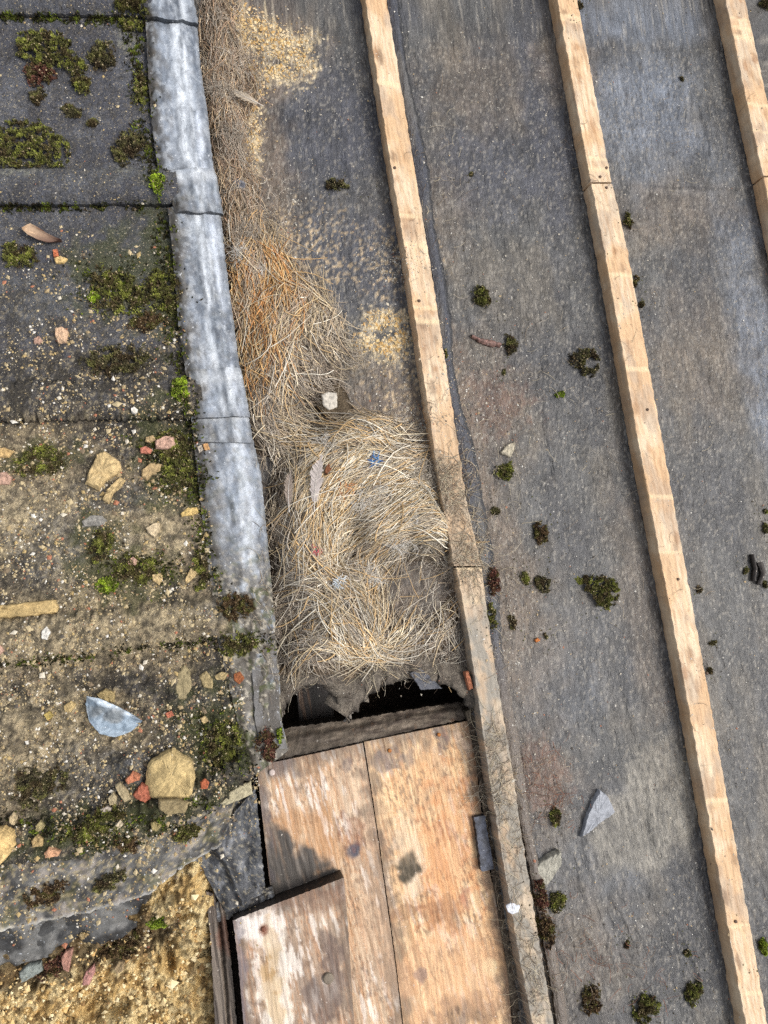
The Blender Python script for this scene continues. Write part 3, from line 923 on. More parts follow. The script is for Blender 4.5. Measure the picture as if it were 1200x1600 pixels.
# dusty felt and dirt between the right plank and the batten lies on this ledge
patch('dirt_ledge', [(728, 1112), (744, 1190), (756, 1270), (768, 1360), (780, 1440), (794, 1520), (806, 1640), (820, 1800)], [(752, 1100), (768, 1190), (786, 1300), (806, 1420), (822, 1520), (846, 1660), (870, 1800)], 14, 200, -0.004, 0.02, M_SOIL,
      lambda x, y, u, v: 0.006 * (fbm(x * 60, y * 60, 240) - 0.5), lambda x, y, u, v: mix(np.broadcast_to(lin(132, 118, 100), x.shape + (3,)), lin(92, 80, 68), sstep(0.4, 0.65, fbm(x * 60, y * 60, 241))), parent=felt)

# torn black underlay and lead in the corner
def dark_col(seed, a=(66, 68, 72), b=(44, 45, 48), hl=(128, 130, 134)):
    def f(x, y, u, v):
        c = mix(np.broadcast_to(lin(*a), x.shape + (3,)), lin(*b), sstep(0.35, 0.65, fbm(x * 40, y * 40, seed)))
        c = mix(c, lin(*hl), sstep(0.60, 0.72, fbm(x * 70, y * 50, seed + 1)) * 0.6)
        sp = sstep(0.70, 0.76, fbm(x * 260, y * 260, seed + 2, 2))
        return mix(c, lin(170, 160, 136), sp * 0.5)
    return f


fl = patch('underlay_flap', [(398, 1222), (392, 1232), (340, 1262), (300, 1300), (285, 1330), (312, 1350), (338, 1400), (352, 1424)], [(399, 1230), (402, 1260), (405, 1290), (408, 1320), (410, 1345), (412, 1365), (414, 1380), (415, 1398)], 50, 80, 0.012, 0.01, M_DARK,
           lambda x, y, u, v: 0.014 * (fbm(x * 28, y * 20, 250) - 0.5) + 0.008 * np.exp(-((u - 0.45) / 0.08) ** 2) - 0.006 * u, dark_col(251), edge=4, seed=41, side=0.5)
tag(fl, 'crumpled black underlay flap in the corner beside the planks', 'underlay')
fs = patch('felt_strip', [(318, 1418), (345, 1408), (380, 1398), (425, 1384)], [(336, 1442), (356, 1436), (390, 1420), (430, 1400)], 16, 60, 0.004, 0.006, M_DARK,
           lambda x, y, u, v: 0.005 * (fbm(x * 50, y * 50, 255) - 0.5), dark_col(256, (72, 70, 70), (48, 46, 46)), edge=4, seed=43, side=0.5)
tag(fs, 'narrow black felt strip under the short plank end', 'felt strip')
sb = patch('side_board', [(322, 1392), (330, 1480), (336, 1600), (345, 1800)], [(349, 1402), (360, 1490), (370, 1600), (384, 1800)], 26, 130, 0.006, 0.06, M_BOARD,
           lambda x, y, u, v: 0.006 * (fbm(x * 170, y * 8, 260) - 0.5) - 0.012 * np.exp(-((u - 0.62) / 0.07) ** 2),
           lambda x, y, u, v: mix(mix(np.broadcast_to(lin(122, 110, 98), x.shape + (3,)), lin(76, 66, 58), sstep(0.4, 0.65, fbm(x * 200, y * 8, 261))), lin(112, 78, 62), blobs(x, y, [(350, 1460, 10, 24)], 0.5, 60, 262) * 0.7), edge=3, seed=45, side=0.5)
tag(sb, 'narrow grey rotted board edge beside the sandy mortar', 'board')


def sheet_col(seed):
    def f(x, y, u, v):
        c = mix(np.broadcast_to(lin(92, 90, 86), x.shape + (3,)), lin(60, 58, 55), sstep(0.35, 0.62, fbm(x * 26, y * 40, seed)))
        c = mix(c, lin(148, 138, 128), sstep(0.52, 0.68, fbm(x * 34, y * 40, seed + 1)) * 0.7)
        c = mix(c, lin(84, 82, 44), sstep(0.58, 0.70, fbm(x * 44, y * 44, seed + 2)) * 0.6)
        c = mix(c, lin(176, 160, 120), sstep(0.62, 0.70, fbm(x * 180, y * 180, seed + 3, 2)) * 0.5)
        return mix(c, lin(186, 184, 178), sstep(0.95, 0.99, u) * 0.5)
    return f


sh = empty('lead_apron', pt(150, 1400, 0))
tag(sh, 'dirty grey lead apron with turned edge under the lowest tiles', 'lead sheet')
patch('apron_sheet', [(-230, 1330), (0, 1318), (120, 1310), (250, 1275), (330, 1240), (384, 1205)], [(-230, 1520), (0, 1456), (60, 1443), (110, 1431), (180, 1412), (236, 1394), (290, 1352), (330, 1330), (346, 1320)], 60, 200, 0.026, 0.007, M_LEAD,
      lambda x, y, u, v: 0.014 * (fbm(x * 18, y * 18, 270) - 0.5) + 0.005 * (fbm(x * 60, y * 60, 271) - 0.5) + 0.002 * u, sheet_col(272), parent=sh, edge=6, seed=47, side=0.7)
patch('apron_fold', [(-230, 1490, 0.008), (0, 1440, 0.008), (110, 1418, 0.008), (180, 1400, 0.008), (240, 1384, 0.010)], [(-230, 1580, -0.022), (0, 1514, -0.022), (60, 1500, -0.022), (120, 1474, -0.02), (160, 1476, -0.018), (190, 1466, -0.014), (222, 1440, -0.01), (238, 1398, 0.0)], 30, 140, 0.0, 0.006, M_LEAD,
      lambda x, y, u, v: 0.016 * (fbm(x * 26, y * 26, 275) - 0.5) + 0.006 * (fbm(x * 70, y * 70, 277) - 0.5), lambda x, y, u, v: mix(np.broadcast_to(lin(104, 103, 100), x.shape + (3,)), lin(52, 51, 50), sstep(0.4, 0.6, fbm(x * 26, y * 26, 276))), parent=sh, edge=6, seed=49, side=0.6)


def mortar_z(x, y, u, v):
    h = 0.022 * (fbm(x * 26, y * 26, 280, 4) - 0.5) + 0.018 * (fbm(x * 120, y * 120, 281, 4) - 0.5)
    pits = blobs(x, y, [(290, 1424, 14, 8), (120, 1600, 30, 20), (185, 1590, 16, 12), (40, 1560, 14, 10), (262, 1510, 6, 16)], 0.6, 60, 282, 0.4)
    return h - 0.02 * pits + 0.012 * blobs(x, y, [(295, 1440, 30, 60)], 0.3, 30, 283, 0.5) + 0.030 * blobs(x, y, [(298, 1380, 50, 60), (250, 1420, 40, 24)], 0.3, 30, 284, 0.6)


def mortar_c(x, y, u, v):
    c = mix(np.broadcast_to(lin(240, 214, 158), x.shape + (3,)), lin(220, 184, 122), sstep(0.35, 0.65, fbm(x * 30, y * 30, 285)))
    c = mix(c, lin(242, 220, 170), sstep(0.55, 0.7, fbm(x * 60, y * 60, 286)) * 0.7)
    c = mix(c, lin(112, 88, 58), sstep(0.60, 0.66, fbm(x * 90, y * 90, 287)) * 0.75)
    m = blobs(x, y, [(60, 1515, 90, 26), (170, 1490, 80, 22), (230, 1460, 40, 30), (20, 1545, 40, 20)], 0.7, 50, 288, 0.4)
    return mix(c, lin(74, 58, 44), m * 0.8)


mo = patch('mortar_bed', [(-230, 1520), (0, 1470), (130, 1440), (225, 1398), (255, 1345), (332, 1318)], [(-230, 1830), (0, 1830), (100, 1830), (200, 1830), (280, 1830), (350, 1830)], 220, 260, -0.022, 0.05, M_MORTAR, mortar_z, mortar_c, seed=51)
tag(mo, 'crumbling sandy yellow mortar bed in the lower corner', 'mortar')


# ------------------------------------------------------------------ stones and fragments
def surf_z(u, v):
    """height of whatever lies at that place (tiles on one side, felt on the other)"""
    return None


def chunk(name, outline, z, h, col, mat, label, cat, group=None, seed=0, tilt=(0, 0), top=None, bevel=0.18, rough=0.12, lump=0.55):
    """a broken piece: ragged outline (photo pixels), bevelled rim, uneven top"""
    O = np.array(outline, float)
    n0 = len(O)
    per = 6
    pts = []
    for i in range(n0):
        a, b = O[i], O[(i + 1) % n0]
        for t in range(per):
            pts.append(a + (b - a) * t / per)
    O = np.array(pts)
    W = at(O[:, 0], O[:, 1], np.full(len(O), z))
    c = W.mean(0)
    r = np.random.default_rng(seed + 500)
    R = np.hypot(W[:, 0] - c[0], W[:, 1] - c[1]).mean()
    W[:, :2] += (r.random((len(W), 2)) - 0.5) * R * rough * 0.6
    m = len(W)
    rings = [(1.0, -0.25 * h), (1.02, h * 0.15), (1.0, h * 0.62), (1 - bevel * 0.5, h * 0.9), (1 - bevel, h)]
    rings += [(k, h) for k in (0.62, 0.4, 0.2)]
    V = []
    for k, dz in rings:
        p = c + (W - c) * k
        p[:, 2] = z + dz
        V.append(p)
    V.append(np.array([[c[0], c[1], z + h]]))
    V = np.concatenate(V)
    dx, dy = V[:, 0] - c[0], V[:, 1] - c[1]
    k = np.clip((V[:, 2] - z) / h, 0, 1)
    V[:, 2] += k * (h * lump * (fbm(V[:, 0] * 1.3 / R, V[:, 1] * 1.3 / R, seed, 3) - 0.5) + dx * tilt[0] + dy * tilt[1])
    V[:, 2] += k * R * 0.06 * (fbm(V[:, 0] * 6 / R, V[:, 1] * 6 / R, seed + 5, 2) - 0.5)
    f = []
    nr = len(rings)
    area = 0.5 * np.sum(W[:, 0] * np.roll(W[:, 1], -1) - np.roll(W[:, 0], -1) * W[:, 1])
    for a in range(nr - 1):
        for i in range(m):
            j = (i + 1) % m
            q = (a * m + i, a * m + j, (a + 1) * m + j, (a + 1) * m + i)
            f.append(q if area > 0 else q[::-1])
    for i in range(m):
        j = (i + 1) % m
        q = ((nr - 1) * m + i, (nr - 1) * m + j, nr * m)
        f.append(q if area > 0 else q[::-1])
    col = np.asarray(col)
    C = mix(np.broadcast_to(col, V.shape), col * 0.72, sstep(0.4, 0.65, fbm(V[:, 0] * 2.5 / R, V[:, 1] * 2.5 / R, seed + 7)))
    C = mix(C, col * 1.18, sstep(0.5, 0.7, fbm(V[:, 0] * 4 / R, V[:, 1] * 4 / R, seed + 8)) * 0.6)
    o = mesh_obj(name, V, f, mat, C, smooth=False)
    tag(o, label, cat, group)
    return o


def oval(u, v, w, h, ang=0, n=8, seed=0, jag=0.28):
    r = np.random.default_rng(seed + 900)
    a = math.radians(ang)
    pts = []
    for i in range(n):
        t = 2 * math.pi * (i + r.uniform(-0.3, 0.3)) / n
        k = 1 + r.uniform(-jag, jag * 0.6)
        x, y = math.cos(t) * w / 2 * k, math.sin(t) * h / 2 * k
        pts.append((u + x * math.cos(a) - y * math.sin(a), v + x * math.sin(a) + y * math.cos(a)))
    return pts


TILEOBJ = [o for o in roof.children]
bpy.context.view_layer.update()
from mathutils.bvhtree import BVHTree
from mathutils import Vector
_bvh = {}


def big_tree():
    if 'all' not in _bvh:
        vs, fs = [], []
        for o in SUPPORT:
            mw = o.matrix_world
            k = len(vs)
            vs += [mw @ v.co for v in o.data.vertices]
            fs += [tuple(i + k for i in p.vertices) for p in o.data.polygons]
        _bvh['all'] = BVHTree.FromPolygons(vs, fs)
    return _bvh['all']


def ground(u, v):
    """world point on top of the built surfaces where the photograph shows pixel (u, v)"""
    d = pt(u, v, 0.0) - CL
    h = big_tree().ray_cast(Vector(CL), Vector(d / np.linalg.norm(d)))
    return np.array(h[0]) if h[0] is not None else pt(u, v, 0)


def down(x, y, default=0.0):
    """height of the built surfaces under each (x, y)"""
    t = big_tree()
    dn = Vector((0, 0, -1))
    z = []
    for a, b in zip(x, y):
        h = t.ray_cast(Vector((a, b, 0.3)), dn)
        z.append(h[0].z if h[0] is not None else default)
    return np.array(z)


SUPPORT = [o for o in list(roof.children) + list(lead.children) + list(sh.children) + [felt, mo, p1, p2, p3, fl, fs, sb, ct] + [o for o in felt.children] + [o for o in COL.objects if o.name.startswith('batten')] if o.type == 'MESH']

TAN, PALE, BUFF = lin(206, 180, 132), lin(214, 194, 160), lin(190, 164, 122)
ORANGE, RED = lin(198, 130, 98), lin(178, 108, 84)
PINK, GREYST = lin(196, 160, 140), lin(160, 152, 136)
CH = [  # u, v, w, h, angle, height mm, colour, label, category
    ([(153, 712), (166, 708), (188, 722), (190, 738), (168, 752), (156, 768), (136, 757), (140, 742)], 14, TAN, 'large angular tan mortar chunk with blunt corners beside two smaller pieces'),
    ([(189, 746), (196, 751), (190, 762), (178, 772), (170, 788), (161, 782), (168, 766)], 9, TAN, 'narrow tan mortar stick just under the large angular chunk'),
    ([(222, 736), (236, 725), (253, 726), (251, 737), (238, 742), (230, 752), (222, 746)], 8, BUFF, 'small bent buff mortar piece between moss and large chunk'),
    ([(243, 690), (258, 682), (272, 684), (276, 696), (262, 704), (244, 702)], 9, PINK, 'pinkish beige stone by the mossy lead edge'),
    ([(228, 684), (240, 681), (244, 688), (236, 693), (227, 691)], 6, BUFF, 'tiny buff stone above the pinkish beige stone'),
    ([(219, 701), (228, 698), (238, 703), (235, 710), (220, 709)], 6, lin(204, 132, 110), 'salmon red brick crumb beside the pinkish beige stone'),
    ([(128, 815), (142, 805), (160, 806), (168, 814), (158, 822), (132, 823)], 5, lin(150, 146, 138), 'flat grey stone flake lying under the angular chunk'),
    ([(228, 826), (240, 818), (250, 817), (249, 830), (242, 841), (232, 834)], 7, PALE, 'pale tan wedge shaped fragment on the sandy tile'),
    ([(282, 803), (292, 794), (308, 793), (311, 801), (300, 806), (284, 808)], 5, lin(214, 184, 120), 'yellowish flake next to the lead strip'),
    ([(237, 898), (252, 895), (255, 905), (249, 915), (239, 908)], 5, TAN, 'small tan lump on mossy grit above the long crack'),
    ([(289, 905), (298, 888), (306, 886), (309, 896), (298, 908), (290, 913)], 6, TAN, 'slanted tan sliver near the mossy lead foot'),
    ([(199, 876), (208, 870), (216, 876), (212, 884), (201, 883)], 5, PINK, 'small pinkish pebble in the moss patch'),
    ([(-30, 948), (20, 944), (88, 936), (92, 957), (60, 962), (0, 966), (-30, 968)], 12, lin(194, 168, 118), 'long straight mortar strip at the picture edge'),
    ([(88, 515), (98, 513), (108, 520), (104, 536), (92, 538), (87, 526)], 8, lin(214, 180, 148), 'peach coloured lump standing above the second tile lap'),
    ([(53, 530), (62, 526), (68, 534), (62, 539), (54, 538)], 5, PINK, 'little pink pebble left of the peach lump'),
    ([(85, 405), (96, 402), (106, 406), (100, 413), (88, 413)], 5, lin(222, 190, 130), 'yellow chip under an orange crumb near the dead leaf'),
    ([(83, 393), (90, 391), (93, 402), (85, 404)], 5, lin(206, 122, 86), 'bright orange crumb above the yellow chip'),
    ([(278, 1050), (288, 1038), (297, 1048), (300, 1070), (293, 1092), (280, 1094), (273, 1076)], 6, lin(160, 146, 112), 'curved olive buff flake below the long crack'),
    ([(311, 1056), (322, 1048), (334, 1060), (332, 1076), (318, 1074)], 6, lin(170, 152, 112), 'broken buff flake between the curved flake and lead'),
    ([(334, 1056), (346, 1049), (357, 1052), (350, 1062), (338, 1062)], 5, lin(182, 162, 118), 'small buff chip close to the mossy lead corner'),
    ([(365, 1052), (375, 1048), (382, 1060), (374, 1069), (365, 1063)], 4, lin(150, 92, 58), 'crumbly rust brown lump by the lead corner'),
    ([(152, 1084), (166, 1075), (180, 1082), (180, 1096), (160, 1098)], 9, lin(170, 150, 106), 'olive tan lump touching the half moon metal scrap'),
    ([(232, 1190), (262, 1170), (272, 1166), (278, 1173), (300, 1186), (305, 1208), (304, 1236), (296, 1247), (258, 1246), (236, 1244), (229, 1222)], 16, lin(198, 174, 124), 'largest flat eight sided tan mortar slab'),
    ([(248, 1248), (276, 1247), (296, 1252), (290, 1268), (262, 1272), (248, 1262)], 8, lin(150, 134, 100), 'dull brown piece tucked under the largest slab'),
    ([(196, 1217), (208, 1204), (220, 1210), (218, 1218), (200, 1224)], 8, ORANGE, 'upper orange brick crumb beside the largest slab'),
    ([(208, 1240), (222, 1222), (234, 1226), (236, 1246), (228, 1253), (212, 1246)], 9, RED, 'lower red brick crumb touching the largest slab'),
    ([(180, 1226), (188, 1221), (200, 1234), (206, 1248), (196, 1252), (186, 1240)], 7, lin(176, 160, 126), 'oval drab pebble beside the brick crumbs'),
    ([(169, 1246), (178, 1236), (184, 1244), (182, 1256), (172, 1258)], 6, lin(184, 168, 134), 'round pale pebble left of the oval drab pebble'),
    ([(157, 1263), (166, 1258), (176, 1262), (172, 1272), (160, 1273)], 6, lin(204, 190, 176), 'whitish pebble under the round pale pebble'),
    ([(313, 1222), (320, 1216), (328, 1222), (324, 1232), (314, 1232)], 4, lin(182, 104, 72), 'faded orange crumb right of the largest slab'),
    ([(344, 1254), (356, 1238), (374, 1226), (392, 1220), (394, 1240), (372, 1250), (350, 1258)], 5, lin(182, 172, 142), 'flat pale stone shard beside the plank corner'),
    ([(-20, 1294), (8, 1290), (22, 1298), (26, 1318), (14, 1336), (0, 1350), (-20, 1352)], 14, lin(222, 190, 132), 'big golden tan stone cut by the picture edge'),
    ([(15, 1276), (22, 1268), (28, 1276), (24, 1288), (16, 1286)], 6, lin(196, 176, 140), 'small cream pebble above the big golden stone'),
    ([(57, 1288), (64, 1281), (71, 1290), (66, 1300), (58, 1298)], 6, lin(168, 154, 112), 'olive pebble on the dark tile edge'),
    ([(50, 1312), (60, 1302), (70, 1308), (68, 1320), (52, 1322)], 7, lin(182, 156, 110), 'tan pebble just under the olive pebble'),
    ([(70, 1332), (78, 1322), (96, 1328), (92, 1336), (72, 1339)], 7, lin(212, 164, 128), 'peach pebble on the lead apron'),
    ([(235, 1284), (246, 1278), (254, 1288), (246, 1298), (238, 1296)], 5, lin(160, 144, 100), 'olive brown lump below the largest slab'),
    ([(177, 1292), (188, 1280), (193, 1288), (184, 1296)], 5, lin(204, 188, 160), 'tiny cream flake between moss and the largest slab'),
    ([(-8, 742), (10, 738), (20, 746), (16, 758), (-6, 758)], 8, PINK, 'pinkish stone half outside the picture edge'),
    ([(-10, 704), (8, 700), (22, 706), (14, 716), (-8, 716)], 8, lin(204, 172, 120), 'sandy lump half outside the picture above the pinkish stone'),
    ([(205, 640), (210, 636), (216, 641), (212, 648), (206, 646)], 5, lin(236, 230, 218), 'single white chip above the pinkish beige stone'),
    ([(308, 699), (315, 696), (318, 704), (311, 708)], 5, lin(198, 186, 170), 'small grey white chip on the lead'),
    ([(316, 694), (325, 693), (328, 703), (320, 705)], 4, lin(206, 160, 110), 'small ochre chip on the lead'),
    ([(66, 986), (74, 978), (80, 988), (74, 1000), (66, 998)], 6, lin(226, 222, 212), 'upright white chip on the sandy tile lap'),
    ([(-10, 1012), (2, 1008), (8, 1016), (0, 1024)], 5, PINK, 'pink chip on the sandy tile lap at the picture edge'),
    ([(100, 1102), (112, 1094), (120, 1100), (112, 1112), (102, 1112)], 6, lin(190, 166, 118), 'tan pebble left of the half moon metal scrap'),
    ([(68, 1116), (78, 1110), (84, 1118), (76, 1126)], 5, lin(186, 164, 98), 'mustard pebble on the sandy tile'),
    ([(312, 1122), (320, 1118), (326, 1126), (318, 1132)], 4, lin(196, 172, 126), 'tan chip in the mossy patch by the lead corner'),
    ([(258, 1114), (268, 1110), (272, 1118), (262, 1122)], 4, lin(192, 118, 92), 'brick chip above the largest slab'),
    ([(32, 1516), (44, 1504), (66, 1500), (68, 1514), (50, 1526), (34, 1532)], 8, lin(140, 146, 140), 'greenish grey stone lying on the sandy mortar'),
    ([(97, 1492), (104, 1482), (116, 1478), (112, 1498), (108, 1516), (100, 1512)], 8, lin(178, 134, 118), 'pink brick sliver standing under the lead fold'),
    ([(128, 1532), (136, 1514), (148, 1504), (150, 1516), (140, 1536), (131, 1538)], 7, lin(190, 140, 130), 'second pink brick sliver on the sandy mortar'),
    ([(178, 1512), (186, 1500), (196, 1500), (194, 1514), (184, 1520)], 6, lin(168, 146, 112), 'brownish pebble on the sandy mortar by the board'),
]
for i, (outl, h, col, label) in enumerate(CH):
    cu = sum(p[0] for p in outl) / len(outl)
    cv = sum(p[1] for p in outl) / len(outl)
    g = ground(max(cu, -40), cv)
    z = g[2] - 0.001
    big = max(p[0] for p in outl) - min(p[0] for p in outl)
    chunk('stone_fragment', outl, z, h * 0.001, col, M_STONE, label, 'stone', 'mortar and stone fragments on the tiles', seed=i * 13, tilt=(RNG.uniform(-.1, .1), RNG.uniform(-.1, .1)))

# slate shards and loose stones on the felt
chunk('slate_shard', [(906, 1306), (914, 1275), (926, 1250), (934, 1233), (946, 1242), (958, 1266), (946, 1276), (930, 1288), (920, 1298)], ground(932, 1268)[2] + 0.001, 0.007, lin(156, 159, 165), M_SLATE, 'pointed blue grey slate shard lying on the felt', 'slate', seed=3, tilt=(0.03, 0.02), bevel=0.06, lump=0.2)
g = ground(850, 1356)
st = chunk('stone_shard', [(826, 1362), (838, 1346), (858, 1332), (872, 1326), (873, 1348), (866, 1358), (856, 1378), (846, 1386), (832, 1374)], g[2], 0.009, lin(176, 172, 158), M_STONE, 'pale grey ridged stone shard against the dusty batten', 'stone', seed=4, tilt=(0.1, 0.1), bevel=0.1)
chunk('stone_shard', [(781, 708), (790, 696), (803, 691), (802, 704), (796, 716)], ground(792, 704)[2], 0.005, lin(190, 180, 158), M_STONE, 'small pale wedge shard next to a moss tuft on felt', 'stone', seed=5)
chunk('brick_sliver', [(724, 1049), (730, 1048), (735, 1062), (737, 1076), (731, 1078), (727, 1064)], ground(730, 1064)[2] + 0.002, 0.007, lin(172, 112, 84), M_STONE, 'thin orange brick sliver leaning on the batten above the planks', 'brick', seed=6)
chunk('brick_crumb', [(834, 1000), (839, 996), (843, 1001), (837, 1004)], ground(838, 1000)[2], 0.004, lin(216, 136, 76), M_STONE, 'tiny orange brick crumb alone on the open felt', 'brick', seed=7)
chunk('paint_fleck', [(790, 1414), (798, 1410), (812, 1414), (810, 1424), (800, 1428), (793, 1424)], ground(800, 1419)[2], 0.002, lin(232, 234, 240), M_STONE, 'white bird dropping splash on the dusty batten', 'dropping', seed=8)
chunk('paper_scrap', [(502, 618), (512, 613), (526, 615), (527, 636), (514, 641), (505, 634)], 0.024, 0.003, lin(200, 192, 178), M_FEATHER, 'white paper scrap stuck between straw and nest', 'scrap', seed=9)
chunk('pebble', [(362, 288), (372, 282), (384, 290), (382, 300), (370, 298)], ground(373, 290)[2] + 0.012, 0.008, lin(104, 104, 110), M_SLATE, 'dark grey pebble caught in straw beside the lead', 'pebble', seed=10)


# crumpled half-moon scrap of lead
def scrap():
    c = pt(176, 1118, 0)
    z0 = ground(176, 1122)[2]
    top = [(138, 1086), (160, 1090), (190, 1104), (222, 1124)]
    bot = [(134, 1100), (140, 1126), (158, 1146), (180, 1152), (204, 1144), (222, 1128)]

    def zf(x, y, u, v):
        return 0.010 * (1 - u) ** 2 + 0.004 * np.sin(v * 5) + 0.012 * np.abs(fbm(x * 55, y * 55, 300) - 0.5) + 0.004 * (fbm(x * 140, y * 140, 302) - 0.5)
    o = patch('metal_scrap', top, bot, 30, 40, z0 + 0.003, 0.003, M_LEAD, zf, lambda x, y, u, v: mix(mix(np.broadcast_to(lin(142, 158, 172), x.shape + (3,)), lin(208, 220, 230), sstep(0.25, 0.1, u)), lin(108, 108, 104), blobs(x, y, [(180, 1112, 18, 10), (160, 1106, 12, 10)], 0.6, 60, 301) * 0.7))  # pale upper rim is a highlight put into the colour
    tag(o, 'crumpled half moon scrap of blue grey lead on the tiles', 'lead scrap')


scrap()

# dead leaf near the top of the tiles
def leaf():
    z0 = ground(66, 370)[2]
    A = [(36, 360), (50, 355), (66, 362), (80, 370), (98, 379)]
    B = [(36, 362), (46, 372), (60, 378), (76, 381), (98, 380)]
    o = patch('dead_leaf', A, B, 12, 24, z0 + 0.004, 0.0012, M_FEATHER, lambda x, y, u, v: 0.007 * (u - 0.5) ** 2 * 4 + 0.003 * np.sin(v * 7),
              lambda x, y, u, v: mix(np.broadcast_to(lin(140, 108, 96), x.shape + (3,)), lin(206, 178, 148), sstep(0.5, 0.25, v)))
    tag(o, 'curled pinkish brown dead leaf on the dark tile', 'leaf')


leaf()

# twig of rotten wood beside a moss tuft on the felt
z0 = ground(765, 531)[2]
tw = patch('twig', [(738, 521), (752, 527), (766, 529), (784, 534)], [(738, 526), (752, 534), (766, 540), (784, 540)], 8, 26, z0 + 0.007, 0.006, M_BOARD, lambda x, y, u, v: 0.004 * np.sin(u * 3.14) - 0.004,
           lambda x, y, u, v: mix(np.broadcast_to(lin(140, 108, 98), x.shape + (3,)), lin(92, 70, 62), sstep(0.4, 0.6, fbm(x * 200, y * 200, 310))), edge=3, seed=55)
tag(tw, 'reddish brown rotten twig next to a dark moss tuft', 'twig')

# ------------------------------------------------------------------ loose leaf-sized faces for moss, grains for grit
def leaves_mesh(P, Nn, size, cols, seed, blades=2, lift=0.9):
    """small pointed blades standing on the points P"""
    r = np.random.default_rng(seed)
    n = len(P) * blades
    p = np.repeat(P, blades, 0)
    c = np.repeat(cols, blades, 0)
    s = (np.repeat(size, blades) if np.ndim(size) else np.full(n, size)) * r.uniform(0.6, 1.3, n)
    a = r.uniform(0, 2 * math.pi, n)
    el = r.uniform(0.15, lift, n) * math.pi / 2
    d = np.stack([np.cos(a) * np.cos(el), np.sin(a) * np.cos(el), np.sin(el)], -1)
    d = d + np.repeat(Nn, blades, 0) * 0.5
    d /= np.linalg.norm(d, axis=1)[:, None]
    sd_ = np.stack([-np.sin(a), np.cos(a), np.zeros(n)], -1)
    v0 = p - sd_ * s[:, None] * 0.28
    v1 = p + sd_ * s[:, None] * 0.28
    v2 = p + d * s[:, None] * 0.6 + sd_ * s[:, None] * 0.22
    v3 = p + d * s[:, None]
    V = np.stack([v0, v1, v2, v3], 1).reshape(-1, 3)
    k = np.arange(n)[:, None] * 4
    f = np.concatenate([k + [[0, 1, 2]], k + [[0, 2, 3]]])
    C = np.stack([c * 0.7, c * 0.7, c, c * r.uniform(0.95, 1.5, (n, 1))], 1).reshape(-1, 3)
    return V, f, C


G_DARK, G_MID, G_BRT, G_BRN, G_RED = lin(44, 44, 26), lin(76, 80, 34), lin(120, 136, 44), lin(70, 56, 40), lin(92, 58, 50)


